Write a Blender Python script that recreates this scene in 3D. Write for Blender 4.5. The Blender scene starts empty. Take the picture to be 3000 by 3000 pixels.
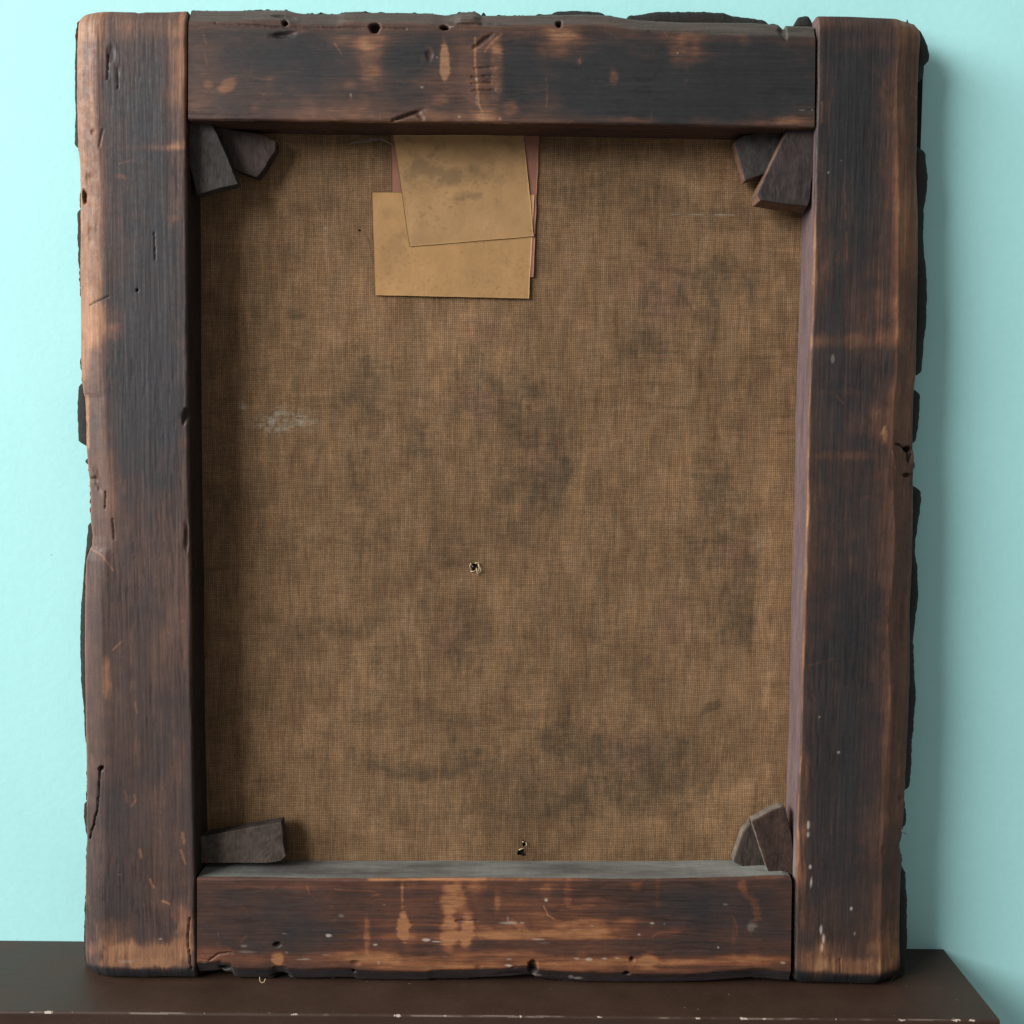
import bpy, bmesh, math
import numpy as np
from mathutils import Matrix, Vector

# ------------------------------------------------------------------ camera
S = bpy.context.scene
CAM = np.array([0.2544, -0.71009, 0.35722])
YAW, PITCH, ROLL = 0.00486, 0.09591, 0.01153
FOC = 3261.0                      # focal length in survey units (3000 across)
cy_, sy_ = math.cos(YAW), math.sin(YAW); cp_, sp_ = math.cos(PITCH), math.sin(PITCH)
fwd = np.array([sy_*cp_, cy_*cp_, -sp_]); r0 = np.array([cy_, -sy_, 0.0]); u0 = np.cross(r0, fwd)
right = math.cos(ROLL)*r0 + math.sin(ROLL)*u0
up = -math.sin(ROLL)*r0 + math.cos(ROLL)*u0
cam = bpy.data.objects.new("camera", bpy.data.cameras.new("camera"))
S.collection.objects.link(cam)
cam.matrix_world = Matrix((( right[0], up[0], -fwd[0], CAM[0]), (right[1], up[1], -fwd[1], CAM[1]),
                           (right[2], up[2], -fwd[2], CAM[2]), (0, 0, 0, 1)))
cam.data.sensor_width = 36; cam.data.lens = 36*FOC/3000.0
cam.data.clip_start = 0.01; cam.data.clip_end = 50
S.camera = cam

# ------------------------------------------------------------------ light
world = bpy.data.worlds.new("World"); S.world = world; world.use_nodes = True
world.node_tree.nodes["Background"].inputs[0].default_value = (0.95, 0.93, 0.90, 1)
world.node_tree.nodes["Background"].inputs[1].default_value = 0.27
L = bpy.data.lights.new("window_light", 'AREA'); L.shape = 'RECTANGLE'; L.size = 3.2; L.size_y = 1.8
L.energy = 350; L.color = (1.0, 0.985, 0.97)
lo = bpy.data.objects.new("window_light", L); S.collection.objects.link(lo)
lo.location = (-3.0, -1.66, 1.85)
lo.rotation_euler = (Vector((0.25, -0.02, 0.30)) - lo.location).to_track_quat('-Z', 'Y').to_euler()
S.view_settings.view_transform = 'Standard'; S.view_settings.look = 'None'
S.view_settings.exposure = 0.0; S.view_settings.gamma = 1.0

# ------------------------------------------------------------------ helpers
LAM, TW, YB = 0.02681, 0.00319, 0.05065     # lean, twist, foot distance from the wall
D = 0.031                                    # stretcher bar thickness
K = 0.000205                                 # metres per survey unit on the back of the picture
Rx = np.array([[1, 0, 0], [0, math.cos(LAM), math.sin(LAM)], [0, -math.sin(LAM), math.cos(LAM)]])
Ry = np.array([[math.cos(TW), 0, -math.sin(TW)], [0, 1, 0], [math.sin(TW), 0, math.cos(TW)]])
PM = Rx @ Ry
PO = np.array([0.0, -YB, 0.0])
def uv(x, y, w=0.0):
    """survey measurement -> (u, v) on the picture's own plane at height w (metres)"""
    x = np.asarray(x, float); y = np.asarray(y, float)
    d = fwd + ((x-1500)/FOC)[..., None]*right + ((1500-y)/FOC)[..., None]*up
    dl = d @ PM; ol = (CAM-PO) @ PM
    t = (-w - ol[1])/dl[..., 1]
    p = ol + t[..., None]*dl
    return p[..., 0], p[..., 2]
def uvp(pts, w=0.0):
    a = np.array(pts, float); u, v = uv(a[:, 0], a[:, 1], w); return np.stack([u, v], 1)

_rng = np.random.RandomState(7)
_tab = _rng.rand(1024, 1024)
def vn(x, y, seed=0):
    x = x + seed*37.17; y = y + seed*91.7
    xi = np.floor(x).astype(int); yi = np.floor(y).astype(int)
    fx = x-xi; fy = y-yi; fx = fx*fx*(3-2*fx); fy = fy*fy*(3-2*fy)
    g = lambda i, j: _tab[i % 1024, j % 1024]
    return (g(xi, yi)*(1-fx)*(1-fy) + g(xi+1, yi)*fx*(1-fy) + g(xi, yi+1)*(1-fx)*fy + g(xi+1, yi+1)*fx*fy)
def fbm(x, y, o=4, seed=0):
    s = 0; a = 0.5; n = 0
    for k in range(o):
        s = s + a*vn(x*2**k, y*2**k, seed+k*3); n += a; a *= 0.5
    return s/n
def sst(a, b, x):
    t = np.clip((x-a)/(b-a), 0, 1); return t*t*(3-2*t)
ANI = [None]
def patch(U, V, x, y, rx, ry, ang=0, soft=0.5, warp=0.35, seed=0):
    """soft ragged elliptical patch, 0..1"""
    cu, cv = uv(x, y); cu = float(cu); cv = float(cv)
    out = np.zeros_like(U); R = max(rx, ry)*K*1.9
    m = (abs(U-cu) < R) & (abs(V-cv) < R)
    if not m.any(): return out
    a = math.radians(ang); du = U[m]-cu; dv = V[m]-cv
    p = (du*math.cos(a)+dv*math.sin(a))/(rx*K); q = (-du*math.sin(a)+dv*math.cos(a))/(ry*K)
    k1, k2 = (450, 450) if ANI[0] is None else ((800, 130) if ANI[0] == 'V' else (130, 800))
    n = fbm(U[m]*k1, V[m]*k2, 3, seed+11) - .5
    n2 = fbm(U[m]*120, V[m]*120, 2, seed+5) - .5
    dd = np.sqrt(p*p+q*q) + warp*(n*1.2+n2*1.6)
    out[m] = 1 - sst(1-soft, 1+soft*0.6, dd)
    return out
def stroke(U, V, pts, wd, seed=0):
    """soft line through pts (survey), width wd"""
    P = uvp(pts); out = np.zeros_like(U); w = wd*K
    for a, b in zip(P[:-1], P[1:]):
        lo_ = np.minimum(a, b)-w*2; hi = np.maximum(a, b)+w*2
        m = (U > lo_[0]) & (U < hi[0]) & (V > lo_[1]) & (V < hi[1])
        if not m.any(): continue
        ab = b-a; L2 = (ab**2).sum()+1e-12
        t = np.clip(((U[m]-a[0])*ab[0]+(V[m]-a[1])*ab[1])/L2, 0, 1)
        n = (fbm(U[m]*500, V[m]*500, 2, seed+3)-.5)*w*0.8
        dd = np.hypot(U[m]-a[0]-t*ab[0]+n, V[m]-a[1]-t*ab[1]+n)
        out[m] = np.maximum(out[m], 1-sst(w*0.35, w*0.9, dd))
    return out
def band(c, a, b, s=6):
    """1 between survey positions a..b in coordinate c (metres handled by caller)"""
    return sst(a-s, a+s, c)*(1-sst(b-s, b+s, c))

def link(o, parent=None):
    S.collection.objects.link(o)
    if parent is not None: o.parent = parent
    return o
def mesh_obj(name, verts, faces, mat, parent=None, col=None, smooth=True, aux=None):
    me = bpy.data.meshes.new(name)
    verts = np.asarray(verts, np.float32); faces = np.asarray(faces, np.int32)
    me.vertices.add(len(verts)); me.vertices.foreach_set("co", verts.ravel())
    k = faces.shape[1]
    me.loops.add(len(faces)*k); me.loops.foreach_set("vertex_index", faces.ravel())
    me.polygons.add(len(faces))
    me.polygons.foreach_set("loop_start", np.arange(len(faces), dtype=np.int32)*k)
    me.polygons.foreach_set("loop_total", np.full(len(faces), k, np.int32))
    me.polygons.foreach_set("use_smooth", np.full(len(faces), smooth))
    me.update(calc_edges=True)
    if col is not None:
        a = me.color_attributes.new("Col", 'FLOAT_COLOR', 'POINT')
        c = np.ones((len(verts), 4), np.float32); c[:, :3] = col; a.data.foreach_set("color", c.ravel())
    me.materials.append(mat)
    return link(bpy.data.objects.new(name, me), parent)
def grid_faces(n, m, off=0, flip=False):
    i, j = np.meshgrid(np.arange(n-1), np.arange(m-1), indexing='ij')
    a = i*m+j+off; f = np.stack([a, a+m, a+m+1, a+1], -1).reshape(-1, 4)
    return f[:, ::-1] if flip else f

# ------------------------------------------------------------------ materials
def new_mat(name):
    m = bpy.data.materials.new(name); m.use_nodes = True
    nt = m.node_tree; return m, nt, nt.nodes["Principled BSDF"]
def N(nt, t, **kw):
    n = nt.nodes.new(t)
    for k, v in kw.items(): setattr(n, k, v)
    return n
def noise(nt, scale, vec, detail=4, rough=0.55):
    n = N(nt, "ShaderNodeTexNoise"); n.inputs["Scale"].default_value = scale
    n.inputs["Detail"].default_value = detail; n.inputs["Roughness"].default_value = rough
    nt.links.new(vec, n.inputs["Vector"]); return n.outputs["Fac"]
def mapping(nt, sc):
    tc = N(nt, "ShaderNodeTexCoord"); mp = N(nt, "ShaderNodeMapping"); mp.inputs["Scale"].default_value = sc
    nt.links.new(tc.outputs["Object"], mp.inputs["Vector"]); return mp.outputs["Vector"]
def rng_(nt, val, a, b, c, d):
    n = N(nt, "ShaderNodeMapRange"); nt.links.new(val, n.inputs[0])
    for i, x in enumerate((a, b, c, d)): n.inputs[i+1].default_value = x
    return n.outputs[0]
def math_(nt, op, a, b=None):
    n = N(nt, "ShaderNodeMath", operation=op)
    for i, x in enumerate((a, b)):
        if x is None: continue
        if isinstance(x, (int, float)): n.inputs[i].default_value = x
        else: nt.links.new(x, n.inputs[i])
    return n.outputs[0]
def scale_col(nt, col, fac):
    n = N(nt, "ShaderNodeVectorMath", operation='SCALE'); nt.links.new(col, n.inputs[0]); nt.links.new(fac, n.inputs["Scale"])
    return n.outputs[0]
def attr(nt):
    n = N(nt, "ShaderNodeAttribute"); n.attribute_name = "Col"; return n.outputs["Color"]
def bump(nt, h, dist, strength, b):
    n = N(nt, "ShaderNodeBump"); n.inputs["Distance"].default_value = dist; n.inputs["Strength"].default_value = strength
    nt.links.new(h, n.inputs["Height"]); nt.links.new(n.outputs[0], b.inputs["Normal"]); return n
def wood_mat(name, stretch, r0_=0.5, r1_=0.72):
    m, nt, b = new_mat(name)
    v = mapping(nt, stretch)
    g = noise(nt, 1.0, v, 5, 0.65)
    v2 = mapping(nt, (1, 1, 1)); g2 = noise(nt, 1500, v2, 3, 0.6); g3 = noise(nt, 260, v2, 3, 0.6)
    f = rng_(nt, g, 0.25, 0.75, 0.78, 1.22)
    f = math_(nt, 'MULTIPLY', f, rng_(nt, g2, 0.25, 0.75, 0.80, 1.20))
    nt.links.new(scale_col(nt, attr(nt), f), b.inputs["Base Color"])
    nt.links.new(rng_(nt, g3, 0.3, 0.7, r0_, r1_), b.inputs["Roughness"])
    b.inputs["Specular IOR Level"].default_value = 0.35
    h = math_(nt, 'ADD', g, math_(nt, 'MULTIPLY', g2, 0.35))
    bump(nt, h, 0.0005, 0.30, b)
    return m
WOOD_V = wood_mat("aged_wood_upright", (900, 900, 22))
WOOD_H = wood_mat("aged_wood_crosswise", (22, 900, 900))

def plain_mat(name, col, rough, nscale=300, amp=0.25, bd=0.0003, bs=0.4, stretch=(1, 1, 1), spec=0.3, attrcol=False):
    m, nt, b = new_mat(name)
    v = mapping(nt, stretch); g = noise(nt, nscale, v, 5, 0.6)
    f = rng_(nt, g, 0.25, 0.75, 1-amp, 1+amp)
    if attrcol: c = attr(nt)
    else:
        n = N(nt, "ShaderNodeRGB"); n.outputs[0].default_value = (*col, 1); c = n.outputs[0]
    nt.links.new(scale_col(nt, c, f), b.inputs["Base Color"])
    b.inputs["Roughness"].default_value = rough; b.inputs["Specular IOR Level"].default_value = spec
    bump(nt, g, bd, bs, b)
    return m
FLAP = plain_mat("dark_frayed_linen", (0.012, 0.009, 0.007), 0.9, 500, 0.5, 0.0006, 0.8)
FIBRE = plain_mat("pale_fibre", (0.50, 0.40, 0.24), 0.9, 900, 0.2, 0.0001, 0.2)
PAPER = plain_mat("paper", (0, 0, 0), 0.75, 55, 0.07, 0.0016, 0.35, attrcol=True)
KEYWOOD = plain_mat("key_wood", (0, 0, 0), 0.75, 800, 0.42, 0.0005, 0.6, (1, 1, .25), attrcol=True)

def canvas_mat():
    m, nt, b = new_mat("linen_canvas")
    tc = N(nt, "ShaderNodeTexCoord"); sp = N(nt, "ShaderNodeSeparateXYZ")
    wob = N(nt, "ShaderNodeTexNoise"); wob.inputs["Scale"].default_value = 55; wob.inputs["Detail"].default_value = 3
    nt.links.new(tc.outputs["Object"], wob.inputs["Vector"])
    sc = N(nt, "ShaderNodeVectorMath", operation='SCALE'); sc.inputs["Scale"].default_value = 0.0020
    nt.links.new(wob.outputs["Color"], sc.inputs[0])
    ad = N(nt, "ShaderNodeVectorMath", operation='ADD'); nt.links.new(tc.outputs["Object"], ad.inputs[0]); nt.links.new(sc.outputs[0], ad.inputs[1])
    nt.links.new(ad.outputs[0], sp.inputs[0])
    PU, PV = 0.00118, 0.00112
    a = math_(nt, 'DIVIDE', sp.outputs[0], PU); c = math_(nt, 'DIVIDE', sp.outputs[2], PV)
    def thread(x):
        f = math_(nt, 'FRACT', x); f = math_(nt, 'SUBTRACT', f, 0.5); f = math_(nt, 'MULTIPLY', f, f)
        return math_(nt, 'SUBTRACT', 1.0, math_(nt, 'MULTIPLY', f, 4.0))      # rounded thread profile
    ta, tb = thread(a), thread(c)
    par = math_(nt, 'PINGPONG', math_(nt, 'ADD', math_(nt, 'FLOOR', a), math_(nt, 'FLOOR', c)), 1.0)
    # over/under
    mix = N(nt, "ShaderNodeMix"); nt.links.new(par, mix.inputs[0]); nt.links.new(ta, mix.inputs[2]); nt.links.new(tb, mix.inputs[3])
    weave = math_(nt, 'MULTIPLY', math_(nt, 'MULTIPLY', ta, tb), 0.5); weave = math_(nt, 'ADD', weave, math_(nt, 'MULTIPLY', mix.outputs[0], 0.5))
    def perthread(idx, other, seed, ln):
        cmb = N(nt, "ShaderNodeCombineXYZ"); nt.links.new(math_(nt, 'MULTIPLY', math_(nt, 'FLOOR', idx), 7.31), cmb.inputs[0])
        nt.links.new(math_(nt, 'MULTIPLY', other, ln), cmb.inputs[1]); cmb.inputs[2].default_value = seed
        n = N(nt, "ShaderNodeTexNoise"); n.inputs["Scale"].default_value = 1.0; n.inputs["Detail"].default_value = 2
        nt.links.new(cmb.outputs[0], n.inputs["Vector"]); return n.outputs["Fac"]
    na = perthread(a, c, 3.3, 0.07); nb = perthread(c, a, 9.1, 0.09)
    f = math_(nt, 'MULTIPLY', rng_(nt, na, 0.3, 0.7, 0.82, 1.18), rng_(nt, nb, 0.3, 0.7, 0.88, 1.12))
    f = math_(nt, 'MULTIPLY', f, rng_(nt, weave, 0.1, 0.9, 0.52, 1.30))
    v2 = mapping(nt, (1, 1, 1)); g = noise(nt, 1100, v2, 2, 0.6)
    f = math_(nt, 'MULTIPLY', f, rng_(nt, g, 0.3, 0.7, 0.84, 1.16))
    nt.links.new(scale_col(nt, attr(nt), f), b.inputs["Base Color"])
    b.inputs["Roughness"].default_value = 0.92; b.inputs["Specular IOR Level"].default_value = 0.15
    bump(nt, math_(nt, 'ADD', weave, math_(nt, 'MULTIPLY', na, 0.6)), 0.00030, 0.4, b)
    return m
CANVAS = canvas_mat()

def v3w(nt): return mapping(nt, (1, 1, .5))
def wall_mat():
    m, nt, b = new_mat("aqua_wall_paint")
    v = mapping(nt, (1, 1, 1))
    big = noise(nt, 3, v, 3); peel = noise(nt, 260, v, 3, 0.5); fine = noise(nt, 900, v, 2); v3 = mapping(nt, (1, 1, .35)); rl = noise(nt, 55, v3, 4)
    rgb = N(nt, "ShaderNodeMix", data_type='RGBA'); nt.links.new(big, rgb.inputs[0])
    rgb.inputs[6].default_value = (0.405, 0.79, 0.785, 1); rgb.inputs[7].default_value = (0.425, 0.80, 0.80, 1)
    f = math_(nt, 'MULTIPLY', rng_(nt, peel, 0.3, 0.7, 0.985, 1.015), rng_(nt, noise(nt, 9, v3w(nt), 5), 0.3, 0.7, 0.965, 1.03))
    # a few dark specks
    vo = N(nt, "ShaderNodeTexVoronoi"); vo.inputs["Scale"].default_value = 26; nt.links.new(v, vo.inputs["Vector"])
    sp = rng_(nt, vo.outputs["Distance"], 0.012, 0.03, 0.75, 1.0)
    f = math_(nt, 'MULTIPLY', f, sp)
    nt.links.new(scale_col(nt, rgb.outputs[2], f), b.inputs["Base Color"])
    b.inputs["Roughness"].default_value = 0.55; b.inputs["Specular IOR Level"].default_value = 0.35
    h = math_(nt, 'ADD', math_(nt, 'ADD', peel, math_(nt, 'MULTIPLY', fine, 0.25)), math_(nt, 'MULTIPLY', rl, 0.8))
    bump(nt, h, 0.0008, 0.10, b)
    return m
def shelf_mat():
    m, nt, b = new_mat("brown_gloss_paint")
    v = mapping(nt, (1, 1, 1)); g = noise(nt, 30, v, 5); g2 = noise(nt, 700, v, 3); v2 = mapping(nt, (.12, 1, 1)); g3 = noise(nt, 160, v2, 4)
    f = math_(nt, 'MULTIPLY', rng_(nt, g, 0.3, 0.7, 0.85, 1.15), rng_(nt, g2, 0.3, 0.7, 0.9, 1.1))
    # dust specks and nicks
    vo = N(nt, "ShaderNodeTexVoronoi"); vo.inputs["Scale"].default_value = 130; nt.links.new(v, vo.inputs["Vector"])
    thr = rng_(nt, vo.outputs["Distance"], 0.04, 0.09, 1, 0); sel = rng_(nt, noise(nt, 90, v, 2), 0.58, 0.62, 0, 1)
    spk = math_(nt, 'MULTIPLY', thr, sel)
    mx = N(nt, "ShaderNodeMix", data_type='RGBA'); nt.links.new(math_(nt, 'MULTIPLY', spk, 0.55), mx.inputs[0])
    nt.links.new(scale_col(nt, attr(nt), f), mx.inputs[6]); mx.inputs[7].default_value = (0.25, 0.20, 0.16, 1)
    nt.links.new(mx.outputs[2], b.inputs["Base Color"])
    nt.links.new(rng_(nt, g, 0.3, 0.7, 0.46, 0.58), b.inputs["Roughness"]); b.inputs["Specular IOR Level"].default_value = 0.28
    bump(nt, math_(nt, 'ADD', g3, math_(nt, 'MULTIPLY', g2, .4)), 0.0006, 0.25, b)
    return m
WALL, SHELF = wall_mat(), shelf_mat()

# ------------------------------------------------------------------ wall
def boxv(x0, x1, y0, y1, z0, z1):
    v = [(x, y, z) for x in (x0, x1) for y in (y0, y1) for z in (z0, z1)]
    return v, [(0, 1, 3, 2), (4, 6, 7, 5), (0, 4, 5, 1), (2, 3, 7, 6), (0, 2, 6, 4), (1, 5, 7, 3)]
v, f = boxv(-2.6, 2.8, 0.002, 0.12, -1.25, 1.6)
wall = mesh_obj("wall", v, f, WALL, smooth=False); wall["kind"] = "structure"

# ------------------------------------------------------------------ mantel shelf
shelf = bpy.data.objects.new("mantel_shelf", None); link(shelf); shelf.location = (-0.1, -0.045, -0.0337)   # board top sits 1.7 mm below the bars' square edge, where their rounded feet touch
shelf["label"] = "dark brown painted mantel shelf with chipped front edge under the picture"; shelf["category"] = "shelf"
SX, SD = 0.5495, 0.0848
def sweep_board(name, prof, xa, xb, parent, end_inset=None, col=(0.041, 0.0225, 0.0150), nx=2600, chips=False):
    """profile (y,z) swept along x, closed with an end cap that follows the same moulding"""
    prof = np.array(prof, float); off = np.array(parent.location)
    xs = np.concatenate([np.linspace(xa, -0.12, 40, endpoint=False), np.linspace(-0.12, xb, nx)])
    Y = np.repeat(prof[None, :, 0], len(xs), 0); Z = np.repeat(prof[None, :, 1], len(xs), 0)
    X = np.repeat(xs[:, None], len(prof), 1)
    wob = (fbm(X*18, X*0+1.5, 3, 4)-.5)*0.0012
    Y = Y + wob*(Y < -0.03)
    c = np.ones(X.shape+(3,))*np.array(col)
    if chips:
        e = np.hypot(Y+SD-0.0006, (Z+0.0006)*1.0)
        n = fbm(X*120, Z*300+3, 3, 9); n2 = fbm(X*26, X*0+2.2, 2, 15)
        mk = np.zeros_like(X)
        for (cx_, hw, hh) in ((35, 16, 3), (85, 26, 7), (160, 12, 2), (830, 28, 4), (1145, 16, 7), (1290, 8, 3), (1520, 8, 4), (1760, 18, 3), (2060, 14, 4), (2200, 22, 5), (2262, 12, 3), (2195, 14, 6), (2680, 22, 4), (2740, 12, 2), (2850, 26, 6), (2897, 18, 7), (2480, 8, 2), (560, 10, 3), (640, 6, 2)):
            xc = (cx_-1500)*0.000194+0.262
            mk = np.maximum(mk, (np.hypot((X-xc)/(hw*.5*.000194), e/(hh*.45*.00024)) + 1.6*(fbm(X*900, Z*1500+Y*1500, 3, 5)-.5) < 1.0)*0.7)
        ln = (e < 0.00045)*sst(0.50, 0.62, fbm(X*60, X*0+8, 3, 22))*0.17
        mk = np.maximum(mk, ln)[..., None]
        c = c*(1-mk)+np.array([0.60, 0.50, 0.42])*mk
        Z = Z - mk[..., 0]*0.0003
    V = np.stack([X-off[0], Y-off[1], Z+0.032], -1).reshape(-1, 3)
    F = grid_faces(len(xs), len(prof))
    ob = mesh_obj(name, V, F, SHELF, parent, c.reshape(-1, 3), smooth=False)
    # end cap
    bm = bmesh.new(); bm.from_mesh(ob.data)
    bm.verts.ensure_lookup_table(); cl = bm.verts.layers.float_color["Col"]
    for i in (0, len(xs)-1):
        vs = []
        for j in range(len(prof)):
            nv = bm.verts.new(bm.verts[i*len(prof)+j].co); nv[cl] = (*col, 1); vs.append(nv)
            bm.verts.ensure_lookup_table()
        bm.faces.new(vs if i else vs[::-1])
    bmesh.ops.recalc_face_normals(bm, faces=bm.faces); bm.to_mesh(ob.data); bm.free()
    return ob
rr = []
for k in range(7):
    a = k/6*math.pi/2; rr.append((-SD+0.0016-0.0016*math.sin(a), -0.0016+0.0016*math.cos(a)))
prof = [(0.0015, -0.030), (0.0015, 0.0)] + [(-0.0005-(SD-0.004)*k/14, 0.0) for k in range(1, 15)] + rr + [(-SD, -0.0045), (-SD, -0.012), (-SD, -0.024), (-SD+0.003, -0.030)]
sweep_board("board", prof, -1.6, SX, shelf, chips=True)
mp = [(0.0015, -0.075), (0.0015, -0.0305)] + [(-SD+0.012, -0.0305)] + [(-SD+0.012+0.040*math.sin(t), -0.0345-0.038*(1-math.cos(t))) for t in np.linspace(0, math.pi/2, 9)] + [(-0.03, -0.075)]
sweep_board("moulding", mp, -1.58, SX-0.012, shelf, nx=60)

# ------------------------------------------------------------------ the picture, seen from behind
pic = bpy.data.objects.new("canvas_painting", None); link(pic)
M4 = Matrix(((PM[0, 0], PM[0, 1], PM[0, 2], PO[0]), (PM[1, 0], PM[1, 1], PM[1, 2], PO[1]), (PM[2, 0], PM[2, 1], PM[2, 2], PO[2]), (0, 0, 0, 1)))
pic.matrix_world = M4
pic["label"] = "old canvas on dark worn wooden stretcher, back side facing out, leaning on aqua wall"; pic["category"] = "painting"

RAMP_X = np.array([0.0, 0.22, 0.42, 0.65, 0.85, 1.05])
def ramp(m, cols):
    c = np.array(cols); return np.stack([np.interp(m, RAMP_X, c[:, k]) for k in range(3)], -1)
# linear albedo: black stain, dark brown, red brown, worn brown, orange wood, pale tan
COLS_GREY = [(0.0282, 0.0267, 0.03), (0.0397, 0.0297, 0.0287), (0.0618, 0.0367, 0.0302), (0.1104, 0.0587, 0.0418), (0.2061, 0.099, 0.0551), (0.2732, 0.1355, 0.0722)]
COLS_WARM = [(0.0214, 0.0186, 0.0186), (0.0348, 0.0221, 0.0192), (0.0567, 0.0266, 0.0185), (0.1026, 0.0397, 0.0218), (0.189, 0.0722, 0.0316), (0.279, 0.123, 0.0537)]
COLS_DARK = [(0.0156, 0.0164, 0.018), (0.0275, 0.0207, 0.0193), (0.0513, 0.028, 0.0212), (0.0944, 0.0463, 0.0293), (0.1656, 0.0756, 0.0389), (0.2392, 0.126, 0.0648)]

def make_bar(name, vertical, inner, outer, endA, endB, bev, cols, base, patches, strokes, chips, dents, cracks,
             sidecol, mat, step=0.00058, label=None, custom=None, seed=1, endbev=None, bevcol=None, innerN=14, inner_round=0.0010):
    """inner/outer: survey polylines of the two long edges; endA/endB: survey polylines of the two ends.
    bev = (width, depth, power) of the weathered outer bevel."""
    BW, BD, BP = bev
    I = uvp(inner, 0.0); O = uvp(outer, -BD); A = uvp(endA, 0.0); B = uvp(endB, 0.0)
    ia, ic = (1, 0) if vertical else (0, 1)        # along / across indices
    srt = lambda P: P[np.argsort(P[:, ia])]
    I, O = srt(I), srt(O)
    A = A[np.argsort(A[:, ic])]; B = B[np.argsort(B[:, ic])]
    if A[:, ia].mean() > B[:, ia].mean(): A, B = B, A
    Ln = B[:, ia].mean()-A[:, ia].mean(); Wd = abs(O[:, ic].mean()-I[:, ic].mean())
    n = int(Ln/step)+1; m = int(Wd/step)+1
    t = np.linspace(0, 1, n)[:, None]; s = np.linspace(0, 1, m)
    # finer samples close to both long edges
    s = np.unique(np.concatenate([s, [0.0015, 0.004, 0.008, 0.992, 0.997]]))[None, :]; m = s.shape[1]
    al0 = A[:, ia].mean()+t*Ln + 0*s
    for _ in range(2):
        ein = np.interp(al0, I[:, ia], I[:, ic]); eo = np.interp(al0, O[:, ia], O[:, ic])
        rag = (fbm(al0*60, al0*0+seed, 4, seed)-.5)*0.0014 + (fbm(al0*420, al0*0+seed, 2, seed+2)-.5)*0.0006
        ragi = (fbm(al0*90, al0*0+seed+9, 4, seed+4)-.5)*0.0005
        sg = np.sign(O[:, ic].mean()-I[:, ic].mean())
        ac = (ein+ragi*sg)*(1-s) + (eo+rag*sg)*s
        ea = np.interp(ac, A[:, ic], A[:, ia]); eb = np.interp(ac, B[:, ic], B[:, ia])
        al0 = ea*(1-t)+eb*t
    U, V = (ac, al0) if vertical else (al0, ac)
    ANI[0] = 'V' if vertical else 'H'
    dO = abs(ac-eo); dI = abs(ac-ein); dA = al0-ea; dB = eb-al0
    bn = (fbm(al0*22, al0*0+3, 3, seed+7)-.5)*BW*0.35
    q = np.clip(1-dO/(BW+bn), 0, 1)
    W = -BD*q**BP
    ri = inner_round*(0.6+1.2*fbm(al0*70, al0*0, 3, seed+1)); W -= ri*np.clip(1-dI/ri, 0, 1)**2
    eo_ = np.clip(1-dO/0.0016, 0, 1); W -= 0.0022*eo_**2
    if endbev:
        for dd, (ew, ed) in ((dA, endbev[0]), (dB, endbev[1])):
            if ed: W -= ed*np.clip(1-dd/(ew*(1+.3*(fbm(ac*120, ac*0, 2, seed)-.5))), 0, 1)**1.5
    gal, gac = al0*26, ac*950
    grain = fbm(gal+2.5*fbm(al0*30, ac*30, 2, 31), gac, 3, seed+20)
    grain2 = fbm(al0*9, ac*260, 3, seed+40)
    W -= (grain-.5)*0.00020 + (grain2-.5)*0.00022 + (fbm(al0*16, ac*30, 3, seed+50)-.5)*0.0008
    dmask = np.zeros_like(U)
    for (x, y, rx, ry, ang, dep) in dents:
        if dep > .0045: rx, ry = rx*.72, ry*.72
        dep = dep*0.6 if dep < .003 else dep
        p = patch(U, V, x, y, rx, ry, ang, 0.7, 0.75, seed+int(x) % 5); W -= dep*p; dmask = np.maximum(dmask, p*min(1, dep/0.004))
    for (pts, wd, dep) in cracks:
        dep *= 0.7
        p = stroke(U, V, pts, wd, seed); W -= dep*p; dmask = np.maximum(dmask, p*min(.6, dep/.004))
    blot = sst(.36, .62, fbm(U*(34 if vertical else 16), V*(16 if vertical else 34), 5, seed+60))
    wear = base + (grain2-.5)*0.16 + (blot-.5)*0.17 + (fbm(U*160, V*160, 3, seed+61)-.5)*0.16 + (grain-.5)*0.10
    if custom is not None: wear = wear + custom(U, V, dO, dI, dA, dB, grain, grain2, q)
    for pt in patches:
        x, y, rx, ry, amp = pt[:5]; ang = pt[5] if len(pt) > 5 else 0; soft = pt[6] if len(pt) > 6 else 0.5
        p = patch(U, V, x, y, rx, ry, ang, min(1, soft*1.35), 0.55, seed+int(x) % 7)
        wear = wear + amp*p*(0.95+0.6*(grain2-.3)*(0.8 if amp > 0 else .4))
    for (pts, wd, amp) in strokes: wear = wear + amp*stroke(U, V, pts, wd, seed)
    rs = np.random.RandomState(seed*11+1)
    for _ in range(150):
        a_ = rs.rand(); b_ = rs.rand(); i_ = int(a_*(n-1)); j_ = int(b_*(m-1)); x0_, y0_ = U[i_, j_], V[i_, j_]
        an = rs.uniform(0, math.pi); ln_ = rs.uniform(6, 40)*K*(0.5 if rs.rand() < .6 else 1); w_ = rs.uniform(1.6, 3.4)*K; am = rs.uniform(-.10, .17)
        if rs.rand() < .5: an = (math.pi/2 if vertical else 0)+rs.normal()*0.25
        cx2, cy2 = math.cos(an), math.sin(an)
        mk_ = (abs(U-x0_) < ln_) & (abs(V-y0_) < ln_)
        du, dv = U[mk_]-x0_, V[mk_]-y0_; pa = du*cx2+dv*cy2; pb = -du*cy2+dv*cx2
        wear[mk_] += am*(1-sst(w_*.5, w_, abs(pb+0.08*ln_*np.sin(pa/ln_*3))))*(1-sst(.6, 1, abs(pa)/ln_))
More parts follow.
